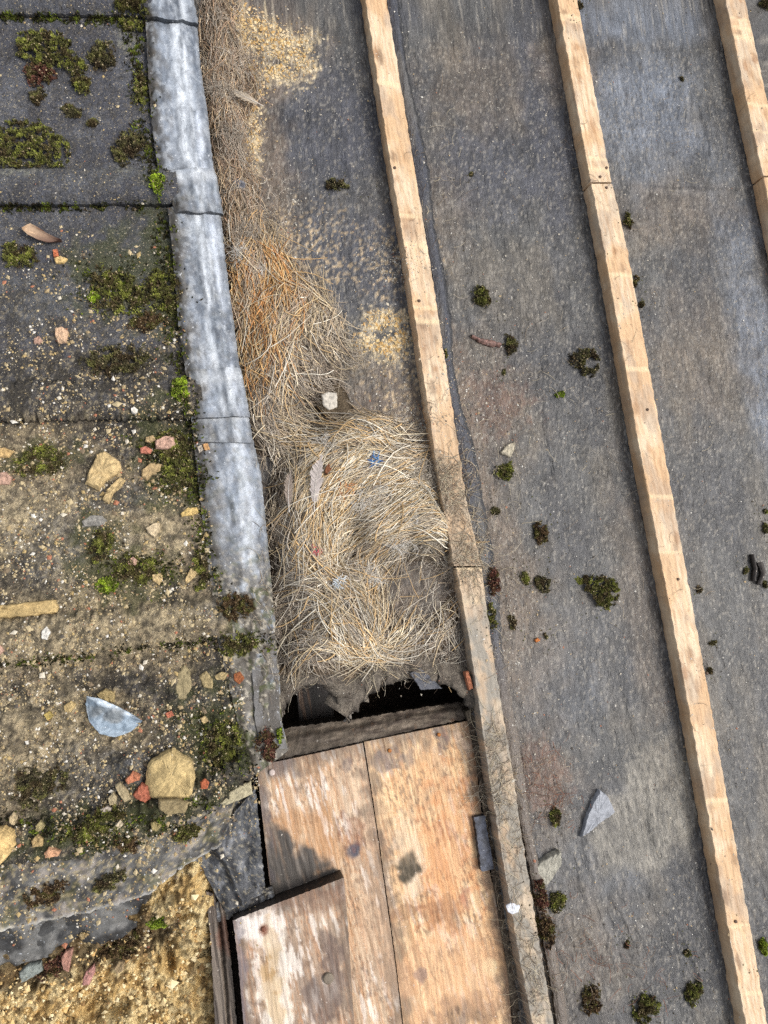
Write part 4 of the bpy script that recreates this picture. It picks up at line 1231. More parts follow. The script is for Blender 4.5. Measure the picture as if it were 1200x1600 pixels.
def moss_clump(u, v, w, h, ang, height, label, tone='mid', seed=0, poly=None, hollow=False, group='moss tufts'):
    g = ground(u, v)
    r = np.random.default_rng(seed + 77)
    a = math.radians(ang)
    R = max(w, h) * 0.5 * MPP
    NP = 9000
    if poly is not None:
        PW = np.array([pt(p[0], p[1], g[2])[:2] for p in poly])
        lo, hi = PW.min(0), PW.max(0)
        q = lo + (hi - lo) * r.random((NP, 2))
        ok = in_poly(q[:, 0] + (fbm(q[:, 0] * 130, q[:, 1] * 130, seed) - .5) * .016, q[:, 1] + (fbm(q[:, 0] * 130, q[:, 1] * 130, seed + 5) - .5) * .016, PW)
        q = q[ok]
        cx, cy = PW.mean(0)
        rr = np.clip(np.hypot(q[:, 0] - cx, q[:, 1] - cy) / R, 0, 1)
    else:
        cx, cy = g[0], g[1]
        nl = int(np.clip(w * h / 140, 2, 9))                # several cushions grown together
        lt = r.uniform(0, 6.283, nl)
        lk = np.sqrt(r.random(nl)) * 0.62
        ls = r.uniform(0.34, 0.62, nl)
        k = r.integers(0, nl, NP)
        t = r.uniform(0, 6.283, NP)
        rr = r.random(NP) ** 0.62
        lx = (np.cos(lt[k]) * lk[k] + ls[k] * rr * np.cos(t)) * w * 0.5 * MPP
        ly = (np.sin(lt[k]) * lk[k] + ls[k] * rr * np.sin(t)) * h * 0.5 * MPP
        q = np.stack([cx + lx * math.cos(a) - ly * math.sin(a), cy + lx * math.sin(a) + ly * math.cos(a)], -1)
        q += ((np.stack([fbm(q[:, 0] * 160, q[:, 1] * 160, seed + 8), fbm(q[:, 0] * 160, q[:, 1] * 160, seed + 9)], -1)) - 0.5) * R * 0.55
    if hollow:
        dd = np.hypot((q[:, 0] - cx - 0.2 * R) / R, (q[:, 1] - cy + 0.15 * R) / R)
        keep = dd > 0.42
        q, rr = q[keep], rr[keep]
    # gaps where the ground shows
    gap = fbm(q[:, 0] * 110, q[:, 1] * 110, seed + 21, 3)
    keep = gap > 0.40 * np.clip(max(w, h) / 60, 0.2, 1.0)
    q, rr = q[keep], rr[keep]
    n = int(np.clip(w * h * 1.6, 160, 4800))
    q, rr = q[:n], rr[:n]
    nz = fbm(q[:, 0] * 160, q[:, 1] * 160, seed + 1, 3)
    gz = down(q[:, 0], q[:, 1], g[2])
    gz = np.clip(gz, g[2] - 0.012, g[2] + 0.008)
    z = gz - 0.0005 + height * 0.00055 * np.sqrt(np.clip(1 - rr ** 2, 0, 1)) * (0.3 + 1.2 * nz) * r.uniform(0.6, 1.0, len(q))
    P = np.c_[q, z]
    Nn = np.c_[(q - [cx, cy]) / R * 0.8, np.ones(len(q))]
    tone_c = {'mid': (lin(62, 57, 38), lin(94, 94, 50), lin(138, 142, 66)), 'dark': (lin(58, 53, 42), lin(86, 81, 56), lin(112, 110, 64)), 'bright': (lin(78, 86, 34), lin(118, 136, 44), lin(168, 190, 60)),
              'brown': (lin(56, 44, 34), lin(100, 80, 56), lin(96, 94, 48)), 'red': (lin(56, 40, 34), lin(112, 74, 62), lin(92, 84, 50))}[tone]
    m1 = sstep(0.3, 0.6, nz + r.uniform(-0.16, 0.16, len(q)))
    m2 = sstep(0.5, 0.74, fbm(q[:, 0] * 90, q[:, 1] * 90, seed + 4, 3) + r.uniform(-0.14, 0.14, len(q)))
    C = mix(mix(np.broadcast_to(tone_c[0], P.shape), tone_c[1], m1), tone_c[2], m2)
    C = C * 1.3
    dry = sstep(0.52, 0.68, fbm(q[:, 0] * 70, q[:, 1] * 70, seed + 14, 3))
    C = mix(C, lin(84, 68, 50), dry * (0.75 if tone in ('mid', 'dark') else 0.3))
    V, f, C2 = leaves_mesh(P, Nn, 0.0027 if w > 16 else 0.0022, C, seed, 2)
    # sand grains caught in the cushion
    ns = max(3, len(q) // 45)
    k = r.integers(0, len(q), ns)
    gp = P[k] + [0, 0, 0.0015]
    gs = r.uniform(0.0006, 0.0013, ns)
    oct_ = np.array([[1, 0, 0], [0, 1, 0], [-1, 0, 0], [0, -1, 0], [0, 0, 1]])
    gv = (gp[:, None] + oct_[None] * gs[:, None, None]).reshape(-1, 3)
    gf = (np.arange(ns)[:, None, None] * 5 + np.array([[0, 1, 4], [1, 2, 4], [2, 3, 4], [3, 0, 4]])[None]).reshape(-1, 3) + len(V)
    faces = f.tolist() + gf.tolist()
    V = np.r_[V, gv]
    C2 = np.r_[C2, np.repeat(np.array([lin(196, 178, 140), lin(150, 130, 100)])[r.integers(0, 2, ns)], 5, 0)]
    o = mesh_obj('moss_tuft', V, faces, M_MOSS, C2, smooth=False)
    return tag(o, label, 'moss', group)


MT = [
    (75, 85, 105, 80, -15, 20, 'largest dark moss cushion on the top tile', 'mid', [(24, 62), (40, 52), (80, 50), (104, 66), (118, 88), (138, 108), (120, 122), (100, 108), (80, 118), (60, 108), (40, 96), (26, 80)]),
    (64, 120, 46, 40, 10, 16, 'reddish brown moss lump below the largest cushion', 'red', None),
    (132, 132, 36, 34, 0, 14, 'round olive moss tuft right of the reddish lump', 'mid', None),
    (62, 152, 22, 30, 0, 10, 'small dark moss tuft hanging under the reddish lump', 'dark', None),
    (161, 88, 42, 46, 20, 15, 'dark moss cushion between the largest cushion and lead', 'dark', None),
    (112, 172, 32, 22, 20, 9, 'small scraggy moss tuft with a pale bit in it', 'dark', None),
    (55, 228, 118, 72, 5, 18, 'wide flat moss cushion above the first tile lap', 'mid', [(-10, 206), (20, 190), (60, 192), (90, 212), (110, 232), (108, 262), (70, 266), (20, 264), (-10, 258)]),
    (201, 232, 44, 66, 10, 15, 'upright dark moss cushion near the lead', 'dark', None),
    (143, 190, 20, 18, 0, 7, 'tiny dark moss speck between the cushions', 'dark', None),
    (206, 22, 44, 70, -10, 16, 'tall green moss growing at the top tile corner', 'mid', None),
    (219, 140, 16, 80, 5, 12, 'narrow moss line in the upper lead groove', 'mid', None),
    (246, 285, 20, 40, 10, 13, 'bright green moss at the corner of the first tile lap', 'bright', None),
    (28, 398, 46, 44, 0, 12, 'moss tuft at the picture edge by the dead leaf', 'mid', None),
    (180, 455, 100, 80, 15, 10, 'broad loose moss patch on the third tile', 'mid', None),
    (258, 455, 34, 100, 5, 12, 'long moss strip against the lead below the collar', 'mid', None),
    (150, 470, 24, 26, 0, 9, 'bright small moss tuft inside the broad patch', 'bright', None),
    (180, 562, 88, 44, 3, 13, 'dark oval moss pad above the second tile lap', 'dark', None),
    (230, 505, 60, 36, -10, 8, 'brown dry moss mat over the dark oval pad', 'brown', None),
    (282, 606, 26, 44, 15, 13, 'bright moss tuft at the second lead collar', 'bright', None),
    (62, 720, 66, 50, 10, 10, 'moss and dirt mat beside the large mortar chunk', 'mid', None),
    (270, 690, 46, 50, 20, 8, 'moss round the pinkish beige stone', 'mid', None),
    (276, 738, 60, 70, 10, 11, 'moss bed between mortar bits and the lead', 'mid', None),
    (156, 858, 40, 56, 10, 14, 'yellow green moss tuft alone on the sandy tile', 'mid', None),
    (166, 915, 30, 26, 0, 10, 'small bright moss tuft below the yellow green one', 'bright', None),
    (215, 890, 60, 46, 0, 9, 'thin moss spread on sandy grit near the lead', 'mid', None),
    (312, 890, 20, 60, 8, 10, 'narrow moss strip along the lower lead edge', 'mid', None),
    (366, 948, 46, 50, 0, 12, 'brown green moss on the lead end', 'brown', None),
    (370, 1010, 60, 36, 0, 10, 'dark moss under the last lead lap', 'mid', None),
    (345, 1165, 60, 70, 10, 12, 'large moss mat beside the lead corner', 'mid', None),
    (436, 1148, 14, 34, 5, 14, 'vivid green moss tuft by the small opening', 'bright', None),
    (418, 1165, 34, 44, 0, 12, 'rusty brown moss lump by the vivid green tuft', 'red', None),
    (60, 1228, 70, 60, -10, 10, 'dark moss stain pad on the lowest tile', 'dark', None),
    (150, 1290, 80, 44, -5, 10, 'moss mat under the pebbles on the lowest tile', 'mid', None),
    (192, 1318, 40, 28, 0, 9, 'rusty green moss on the apron edge', 'brown', None),
    (290, 1300, 36, 30, 0, 8, 'small moss at the apron bend', 'mid', None),
    (76, 1395, 60, 30, -15, 8, 'brown moss smear on the lead apron', 'brown', None),
    (175, 1375, 44, 26, -10, 8, 'dark moss smear on the apron centre', 'dark', None),
    (246, 1442, 26, 30, 0, 12, 'bright green moss tuft at the mortar edge', 'bright', None),
    (190, 1478, 70, 30, -15, 10, 'brown moss clinging under the lead fold', 'brown', None),
    (80, 1510, 50, 24, -10, 9, 'rust brown moss on the mortar edge', 'red', None),
    (333, 190, 16, 34, 10, 12, 'green moss tuft pressed against the outer lead edge', 'mid', None),
    # on the felt
    (527, 290, 42, 22, 5, 12, 'single black moss lump on felt beside the straw', 'dark', None),
    (753, 468, 30, 42, 0, 16, 'rounded green moss tuft on the upper middle felt', 'mid', None),
    (796, 540, 24, 40, -10, 13, 'dark moss tuft touching the rotten twig', 'dark', None),
    (787, 583, 10, 12, 0, 6, 'tiny dark moss speck under the rotten twig', 'dark', None),
    (877, 616, 20, 18, 0, 8, 'tiny bright green moss sprig on the felt', 'bright', None),
    (790, 738, 40, 36, -10, 14, 'moss tuft with green side below the pale wedge shard', 'mid', None),
    (777, 797, 18, 18, 0, 8, 'small dark moss tuft close to the nest batten', 'dark', None),
    (845, 832, 26, 42, 10, 12, 'upright dark brown moss tuft on open felt', 'brown', None),
    (772, 908, 26, 44, 10, 12, 'dark reddish moss clump beside the dusty batten', 'red', None),
    (768, 965, 16, 46, 5, 10, 'narrow olive moss along the dusty batten', 'mid', None),
    (823, 902, 28, 24, 0, 9, 'greenish half of the moss pair on the felt', 'mid', None),
    (847, 912, 30, 28, 0, 10, 'blackish half of the moss pair on the felt', 'dark', None),
    (934, 925, 68, 54, 0, 13, 'triangular olive moss mat beside the middle batten', 'mid', [(896, 902), (912, 902), (940, 903), (966, 908), (964, 930), (950, 952), (936, 950), (924, 934), (910, 918)]),
    (802, 972, 16, 26, 0, 6, 'flat dark moss blot right of the dusty batten', 'dark', None),
    (854, 995, 10, 16, 0, 5, 'small dark moss crumb next to the orange crumb', 'dark', None),
    (979, 345, 20, 34, 5, 14, 'green moss tuft tucked behind the middle batten', 'mid', None),
    (994, 442, 12, 26, 5, 10, 'upper black moss bit behind the middle batten', 'dark', None),
    (1003, 475, 16, 18, 5, 9, 'lower black moss bit behind the middle batten', 'dark', None),
    (1065, 124, 14, 12, 0, 6, 'lone black moss crumb between the upper battens', 'dark', None),
    (736, 274, 12, 12, 0, 5, 'black moss crumb on the upper felt strip', 'dark', None),
    (866, 1276, 28, 30, 0, 12, 'green moss tuft above the ridged stone shard', 'mid', None),
    (870, 1411, 28, 40, 0, 12, 'yellow green moss tuft below the ridged stone shard', 'mid', None),
    (846, 1400, 24, 50, 5, 10, 'dark red moss along the lower dusty batten', 'red', None),
    (856, 1450, 30, 50, 5, 10, 'brown moss heap low beside the dusty batten', 'brown', None),
    (979, 1474, 12, 14, 0, 6, 'speck of moss among pale seeds', 'brown', None),
    (1072, 1490, 16, 20, 0, 8, 'upper moss sprig in the felt crease', 'mid', None),
    (1083, 1552, 34, 36, 0, 11, 'larger moss sprig at the felt crease end', 'mid', None),
    (1004, 1574, 50, 40, 0, 12, 'olive moss tuft at the bottom of the felt', 'mid', None),
    (922, 1562, 34, 46, 0, 11, 'brownish moss tuft at the bottom near the batten', 'brown', None),
    (1190, 1476, 18, 40, 0, 11, 'bright moss behind the middle batten foot', 'bright', None),
    (1115, 1003, 20, 12, 10, 7, 'black moss bit halfway down the right felt', 'dark', None),
    (1108, 1050, 12, 14, 0, 6, 'black crumb of moss hugging the middle batten', 'dark', None),
    (1194, 798, 16, 12, 0, 7, 'mossy chip at the right picture edge', 'mid', None),
    (1196, 826, 14, 22, 0, 8, 'black moss bit at the right picture edge', 'dark', None),
    (1165, 895, 14, 16, 0, 8, 'black crumb beside the dark bark sticks', 'dark', None),
    (1192, 914, 18, 14, 0, 8, 'black crumb under the dark bark sticks', 'dark', None),
    (1090, 920, 10, 20, 0, 7, 'small dark moss hidden behind the batten middle', 'dark', None),
    (905, 10, 10, 26, 5, 9, 'dark moss at the top of the middle batten', 'dark', None),
    (1196, 8, 30, 30, 0, 12, 'dark moss lump in the top corner of the felt', 'dark', None),
    (697, 553, 8, 18, 0, 7, 'tiny moss tuft wedged by the nest batten', 'mid', None),
]
for i, (u, v, w, h, a, ht, label, tone, poly) in enumerate(MT):
    moss_clump(u, v, w, h, -a, ht, label, tone, seed=i * 17 + 3, poly=poly, group='moss on the tiles and lead' if i < 41 else 'moss on the felt')
moss_clump(916, 566, 54, 42, -20, 14, 'ring shaped moss tuft open in the middle on felt', 'dark', seed=991, hollow=True, group='moss on the felt')

# dark bark sticks at the right edge
for i, (A, B, lab) in enumerate([
        ([(1174, 866), (1178, 888), (1176, 908)], [(1178, 866), (1183, 888), (1181, 908)], 'thin dark bark stick near the right picture edge'),
        ([(1184, 880), (1190, 896), (1183, 912)], [(1192, 878), (1197, 894), (1190, 914)], 'broad dark bark piece beside the thin stick')]):
    o = patch('bark_stick', A, B, 6, 20, ground(A[1][0], A[1][1])[2] + 0.006, 0.005, M_BOARD, lambda x, y, u, v: 0.003 * np.sin(u * 3.14), lambda x, y, u, v: np.broadcast_to(lin(62, 56, 52), x.shape + (3,)), edge=2, seed=60 + i)
    tag(o, lab, 'bark')

# ------------------------------------------------------------------ heights of the supports, as maps, for scattering
def rays(u, v):
    P, ok = [], []
    for a, b in zip(u, v):
        P.append(ground(a, b))
    return np.array(P)


def grains(name, P, size, cols, seed, parent=None, flat=0.55):
    r = np.random.default_rng(seed)
    n = len(P)
    base = np.array([[1, 0, 0], [0, 1, 0], [-1, 0, 0], [0, -1, 0], [0, 0, 1], [0, 0, -1]], float)
    sc = size[:, None, None] * r.uniform(0.55, 1.25, (n, 6, 3))
    sc[..., 2] *= flat
    a = r.uniform(0, 6.28, n)
    v = base[None] * sc
    ca, sa = np.cos(a)[:, None], np.sin(a)[:, None]
    st_ = r.uniform(0.6, 1.6, n)[:, None]
    x = (v[..., 0] * ca - v[..., 1] * sa * st_)
    y = (v[..., 0] * sa + v[..., 1] * ca * st_)
    V = np.stack([x, y, v[..., 2]], -1) + P[:, None, :] + np.array([0, 0, 0.3]) * size[:, None, None]
    fc = np.array([[0, 1, 4], [1, 2, 4], [2, 3, 4], [3, 0, 4], [1, 0, 5], [2, 1, 5], [3, 2, 5], [0, 3, 5]])
    f = (np.arange(n)[:, None, None] * 6 + fc[None]).reshape(-1, 3)
    C = np.repeat(cols, 6, 0)
    return mesh_obj(name, V.reshape(-1, 3), f, M_GRIT, C, parent, smooth=False, origin=None if parent else (P[:, 0].mean(), P[:, 1].mean(), 0))


r = np.random.default_rng(5)
GC = np.array([lin(196, 178, 140), lin(168, 148, 112), lin(214, 204, 184), lin(128, 112, 90), lin(90, 84, 76), lin(176, 118, 90), lin(226, 220, 208), lin(182, 158, 110)])
# on the tiles
NG = 44000
u = r.uniform(-60, 440, NG)
v = r.uniform(-40, 1480, NG)
dens = 0.10 + 0.9 * np.clip((v - 330) / 450, 0, 1)
n_ = fbm(u * 0.02, v * 0.02, 400, 3)
lim = np.interp(v, [0, 330, 650, 1000, 1180], [222, 262, 300, 350, 400])
keep = (r.random(NG) < dens * sstep(0.30, 0.60, n_) * 1.2) & (u < lim + 6) & ~((v > 1330) & (r.random(NG) < 0.6)) & ~((u > 290) & (v > 1250) & (r.random(NG) < 0.7))
u, v = u[keep], v[keep]
P = rays(u, v)
size = np.clip(r.lognormal(-6.95, 0.5, len(u)), 0.0005, 0.0046) * np.where(v < 340, 0.7, 1.0)
ci = r.choice(8, len(u), p=[.26, .2, .1, .14, .08, .04, .06, .12])
o = grains('roof_grit', P, size, GC[ci], 6)
tag(o, 'tan sand and mortar grit strewn over the mossy tiles', 'grit', kind='stuff')

u = r.uniform(-40, 330, 2600)
v = r.uniform(1400, 1640, 2600)
keep = (v > np.interp(u, [-40, 0, 130, 230, 275, 330], [1530, 1520, 1490, 1450, 1405, 1400])) & (u < 326 + (v - 1400) * 0.05) & (fbm(u * 0.03, v * 0.03, 402) > 0.42)
P = rays(u[keep], v[keep])
o = grains('mortar_crumbs', P, np.clip(r.lognormal(-6.5, 0.5, keep.sum()), 0.0007, 0.006), np.array([lin(238, 212, 158), lin(226, 192, 132), lin(208, 170, 110), lin(150, 120, 80), lin(244, 226, 180)])[r.integers(0, 5, keep.sum())], 9, flat=0.7)
tag(o, 'yellow sand crumbs on the broken mortar bed', 'crumbs', kind='stuff')

# pale flakes and dust specks on the felt
HP = np.array([(405, 40, 16, 12), (440, 70, 20, 14), (478, 60, 9, 10), (480, 100, 9, 12), (440, 114, 14, 9), (392, 118, 14, 9), (372, 70, 14, 18), (388, 170, 9, 20), (398, 225, 7, 18), (392, 268, 7, 10), (590, 500, 13, 9), (622, 496, 10, 7), (572, 535, 11, 9), (608, 545, 13, 10), (560, 562, 6, 8), (628, 530, 8, 9), (640, 660, 24, 18), (620, 410, 24, 20)], float)
hk = r.choice(len(HP), 3000, p=(HP[:, 2] * HP[:, 3]) / (HP[:, 2] * HP[:, 3]).sum())
u = np.r_[r.uniform(320, 1230, 5200), HP[hk, 0] + r.normal(0, 1, 3000) * HP[hk, 2], r.normal(350, 26, 900), r.normal(440, 50, 500), r.normal(620, 50, 350), r.normal(760, 45, 700), r.normal(800, 30, 500), r.normal(850, 40, 300), r.normal(400, 30, 300), r.normal(980, 40, 60)]
v = np.r_[r.uniform(-30, 1640, 5200), HP[hk, 1] + r.normal(0, 1, 3000) * HP[hk, 3], r.normal(60, 60, 900), r.normal(370, 40, 500), r.normal(660, 50, 350), r.normal(620, 70, 700), r.normal(980, 90, 500), r.normal(1230, 60, 300), r.normal(360, 50, 300), r.normal(1450, 20, 60)]
keep = (u > np.interp(v, [0, 330, 650, 1000, 1180], [312, 350, 392, 440, 450])) & ~((v > 1090) & (u < 800)) 
u, v = u[keep], v[keep]
P = rays(u, v)
size = np.clip(r.lognormal(-7.25, 0.36, len(u)), 0.0005, 0.0026)
yel = np.exp(-((u - 430) / 70) ** 2 - ((v - 85) / 55) ** 2) + np.exp(-((u - 600) / 60) ** 2 - ((v - 525) / 48) ** 2) + np.exp(-((u - 385) / 34) ** 2 - ((v - 170) / 120) ** 2) + np.exp(-((u - 350) / 44) ** 2 - ((v - 50) / 90) ** 2)
size = size * (1 + 1.3 * np.clip(yel, 0, 1))
NFC = len(u)
FCc = np.array([lin(188, 180, 164), lin(210, 206, 196), lin(150, 138, 120), lin(84, 78, 72), lin(186, 164, 128), lin(166, 116, 92)])
C = FCc[r.choice(6, len(u), p=[.3, .2, .2, .12, .13, .05])]
C = mix(C, np.array([lin(216, 186, 132), lin(226, 204, 164), lin(196, 158, 100)])[r.integers(0, 3, len(u))], np.clip(yel * 1.3, 0, 1))
for row in MT[41:]:
    n = int(8 + (row[2] + row[3]) * 0.35)
    cu, cv = row[0] + r.normal(0, row[2] * 0.75, n), row[1] + r.normal(0, row[3] * 0.75, n)
    P = np.r_[P, rays(cu, cv)]
    size = np.r_[size, r.uniform(0.0004, 0.0013, n)]
    C = np.r_[C, np.array([lin(52, 46, 36), lin(74, 66, 46), lin(78, 80, 42)])[r.integers(0, 3, n)]]
o = grains('felt_flakes', P, size, C, 8, flat=0.4)
tag(o, 'pale flakes and dust specks scattered over the felt', 'flakes', kind='stuff')

# fine moss growth in the tile joints
JO = [([(-20, 27), (190, 30)], 8, 900), ([(-20, 324), (238, 324)], 7, 1100), ([(205, 30), (218, 120), (226, 220), (248, 290)], 9, 900), ([(252, 330), (262, 430), (276, 560), (296, 650)], 9, 900),
      ([(300, 660), (306, 760), (318, 860), (335, 930)], 10, 700), ([(0, 1040), (140, 1024), (240, 1012), (340, 996)], 9, 500), ([(120, 1320), (250, 1285), (320, 1250)], 16, 700), ([(240, 690), (290, 760)], 24, 700), ([(160, 430), (230, 470)], 34, 800), ([(180, 880), (260, 890)], 26, 500), ([(330, 1120), (350, 1200)], 24, 500), ([(0, 1290), (140, 1300)], 20, 400), ([(380, 1000), (410, 1010)], 14, 200)]
U, Vv = [], []
for pts, w, n in JO:
    p = resample(pts, 200)[:, :2]
    k = r.integers(0, 200, n)
    U.append(p[k, 0] + r.normal(0, w, n))
    Vv.append(p[k, 1] + r.normal(0, w * 0.5, n))
U, Vv = np.concatenate(U), np.concatenate(Vv)
keep = fbm(U * 0.035, Vv * 0.035, 410, 3) > 0.42
P = rays(U[keep], Vv[keep])
m = fbm(P[:, 0] * 90, P[:, 1] * 90, 411, 3)
C = mix(mix(np.broadcast_to(G_DARK, P.shape), G_MID, sstep(0.35, 0.55, m)), G_BRT, sstep(0.55, 0.72, m) * 0.7)
C = mix(C, np.broadcast_to(G_BRN, P.shape), (r.random(len(P)) < 0.2) * 0.8)
V, f, C = leaves_mesh(P, np.tile([0, 0, 1.0], (len(P), 1)), 0.0036, C, 12, 3)
o = mesh_obj('moss_growth', V, f, M_MOSS, C, smooth=False)
tag(o, 'thin green moss growing in the joints between tiles and lead', 'moss', kind='stuff')

# ------------------------------------------------------------------ nest and straw
# places (photo pixels) with the direction of the stalks (degrees, 0 = right, 90 = down) and their colour
FLOW = [
    (345, 40, 80, 0), (350, 160, 75, 0), (360, 260, 70, 1), (370, 360, 78, 1), (385, 430, 80, 2), (420, 480, 100, 2), (400, 560, 98, 2), (470, 440, 45, 1), (460, 500, 110, 1), (480, 560, 60, 3), (500, 620, 20, 3), (400, 640, 75, 4), (420, 690, 60, 4),
    (470, 680, 10, 1), (540, 670, 25, 1), (590, 700, 35, 2),
    (440, 760, 95, 4), (450, 850, 85, 4), (480, 770, 108, 1), (500, 850, 75, 1), (520, 740, 140, 2), (560, 720, 155, 2), (600, 740, 150, 1), (640, 730, 165, 5), (670, 760, 30, 5), (690, 790, 60, 5),
    (540, 800, 130, 2), (580, 780, 155, 1), (640, 780, 155, 5), (600, 830, 155, 1), (650, 820, 165, 5), (690, 850, 20, 5), (560, 870, 140, 1), (500, 890, 30, 2), (480, 920, 150, 4), (530, 920, 30, 1), (530, 960, 70, 1), (560, 1000, 50, 1), (610, 1010, 140, 2), (620, 950, 110, 4), (480, 980, 130, 4), (500, 1030, 30, 4), (560, 1040, 160, 4),
    (460, 1020, 110, 4), (590, 900, 110, 4), (650, 900, 120, 4), (690, 940, 100, 4),
]
STRAW = np.array([lin(204, 184, 154), lin(218, 194, 154), lin(224, 188, 132), lin(170, 152, 132), lin(168, 150, 128), lin(228, 216, 192)])
fp = np.array([pt(a, b)[:2] for a, b, _, _ in FLOW])
fa = []
for a, b, d, _ in FLOW:
    p0, p1 = pt(a, b), pt(a + 20 * math.cos(math.radians(d)), b + 20 * math.sin(math.radians(d)))
    fa.append(math.atan2(p1[1] - p0[1], p1[0] - p0[0]))
fa = np.array(fa)
fcx = STRAW[np.array([c for *_, c in FLOW])]


def field(x, y):
    d2 = (x[:, None] - fp[None, :, 0]) ** 2 + (y[:, None] - fp[None, :, 1]) ** 2
    w = 1 / (d2 + 0.010 ** 2) ** 1.6
    s = (w * np.sin(2 * fa)).sum(1)
    c = (w * np.cos(2 * fa)).sum(1)
    col = (w[..., None] * fcx[None]).sum(1) / w.sum(1)[:, None]
    return 0.5 * np.arctan2(s, c), col


NEST = [(505, 790, 88, 120), (560, 740, 120, 60), (600, 800, 105, 85), (540, 950, 95, 100), (480, 880, 60, 120), (660, 830, 50, 60), (560, 680, 80, 40), (500, 1020, 70, 45)]
PILE = [(345, 60, 34, 120), (352, 200, 34, 120), (368, 320, 40, 90), (400, 420, 60, 60), (430, 500, 92, 80), (450, 580, 84, 80), (480, 520, 62, 64), (420, 650, 62, 70), (360, 130, 50, 60)]


def mound(x, y):
    h = np.zeros_like(x)
    for lst, ht0 in ((PILE, 0.022), (NEST, 0.034)):
        for (u, v, ru, rv) in lst:
            ht = 0.012 if v < 380 else ht0
            c = pt(u, v)
            d = np.sqrt(((x - c[0]) / (ru * MPP)) ** 2 + ((y - c[1]) / (rv * MPP)) ** 2)
            h = np.maximum(h, ht * (1 - sstep(0.25, 1.08, d)))
    for (u, v, ru, rv) in [(640, 940, 95, 110), (500, 1045, 90, 36)]:
        c = pt(u, v)
        d = np.sqrt(((x - c[0]) / (ru * MPP)) ** 2 + ((y - c[1]) / (rv * MPP)) ** 2)
        h = np.maximum(h, 0.010 * (1 - sstep(0.5, 1.05, d)))
    # bowls of the nest
    for (u, v, ru, rv, dp) in [(538, 836, 34, 48, 0.016), (648, 925, 66, 62, 0.022), (470, 640, 40, 40, 0.004)]:
        c = pt(u, v)
        d = np.sqrt(((x - c[0]) / (ru * MPP)) ** 2 + ((y - c[1]) / (rv * MPP)) ** 2)
        h = h - dp * (1 - sstep(0.2, 1.1, d))
    return h


def mound_patch(name, A, B, label, cat):
    def zf(x, y, u, v):
        h = mound(x, y)
        return h + 0.008 * (fbm(x * 60, y * 60, 420) - 0.5) * sstep(0.0, 0.008, h) + 0.003 * (fbm(x * 200, y * 200, 421) - 0.5) - 0.004 - 0.03 * sstep(0.003, 0.0, h)

    def cf(x, y, u, v):
        _, c = field(x.ravel(), y.ravel())
        c = c.reshape(x.shape + (3,))
        c = mix(c * 0.6, lin(116, 100, 84), np.full(x.shape, 0.65))
        return mix(c, lin(60, 48, 38), sstep(0.5, 0.7, fbm(x * 130, y * 130, 422)) * 0.7)
    return A, B, zf, cf


nest = empty('bird_nest', pt(560, 860, 0.0))
tag(nest, 'torn bird nest of swirled straw and fluff beside the batten', 'nest')
A, B, zf, cf = mound_patch('', None, None, '', '')
patch('matted_base', [(382, 662), (400, 700), (416, 800), (424, 900), (432, 1000), (438, 1066)], [(640, 640), (700, 720), (706, 800), (722, 880), (738, 980), (745, 1060)], 150, 200, 0.0, 0.012, M_SOIL, zf, cf, parent=nest)
pile = empty('straw_pile', pt(420, 400, 0.0))
tag(pile, 'long heap of golden straw packed along the lead strip', 'straw heap')
patch('matted_base', [(294, -60), (306, 60), (318, 160), (336, 280), (350, 400), (368, 560), (388, 665)], [(400, -60), (420, 60), (420, 200), (440, 300), (500, 400), (575, 560), (560, 672)], 100, 220, 0.0, 0.012, M_SOIL, zf, cf, parent=pile)


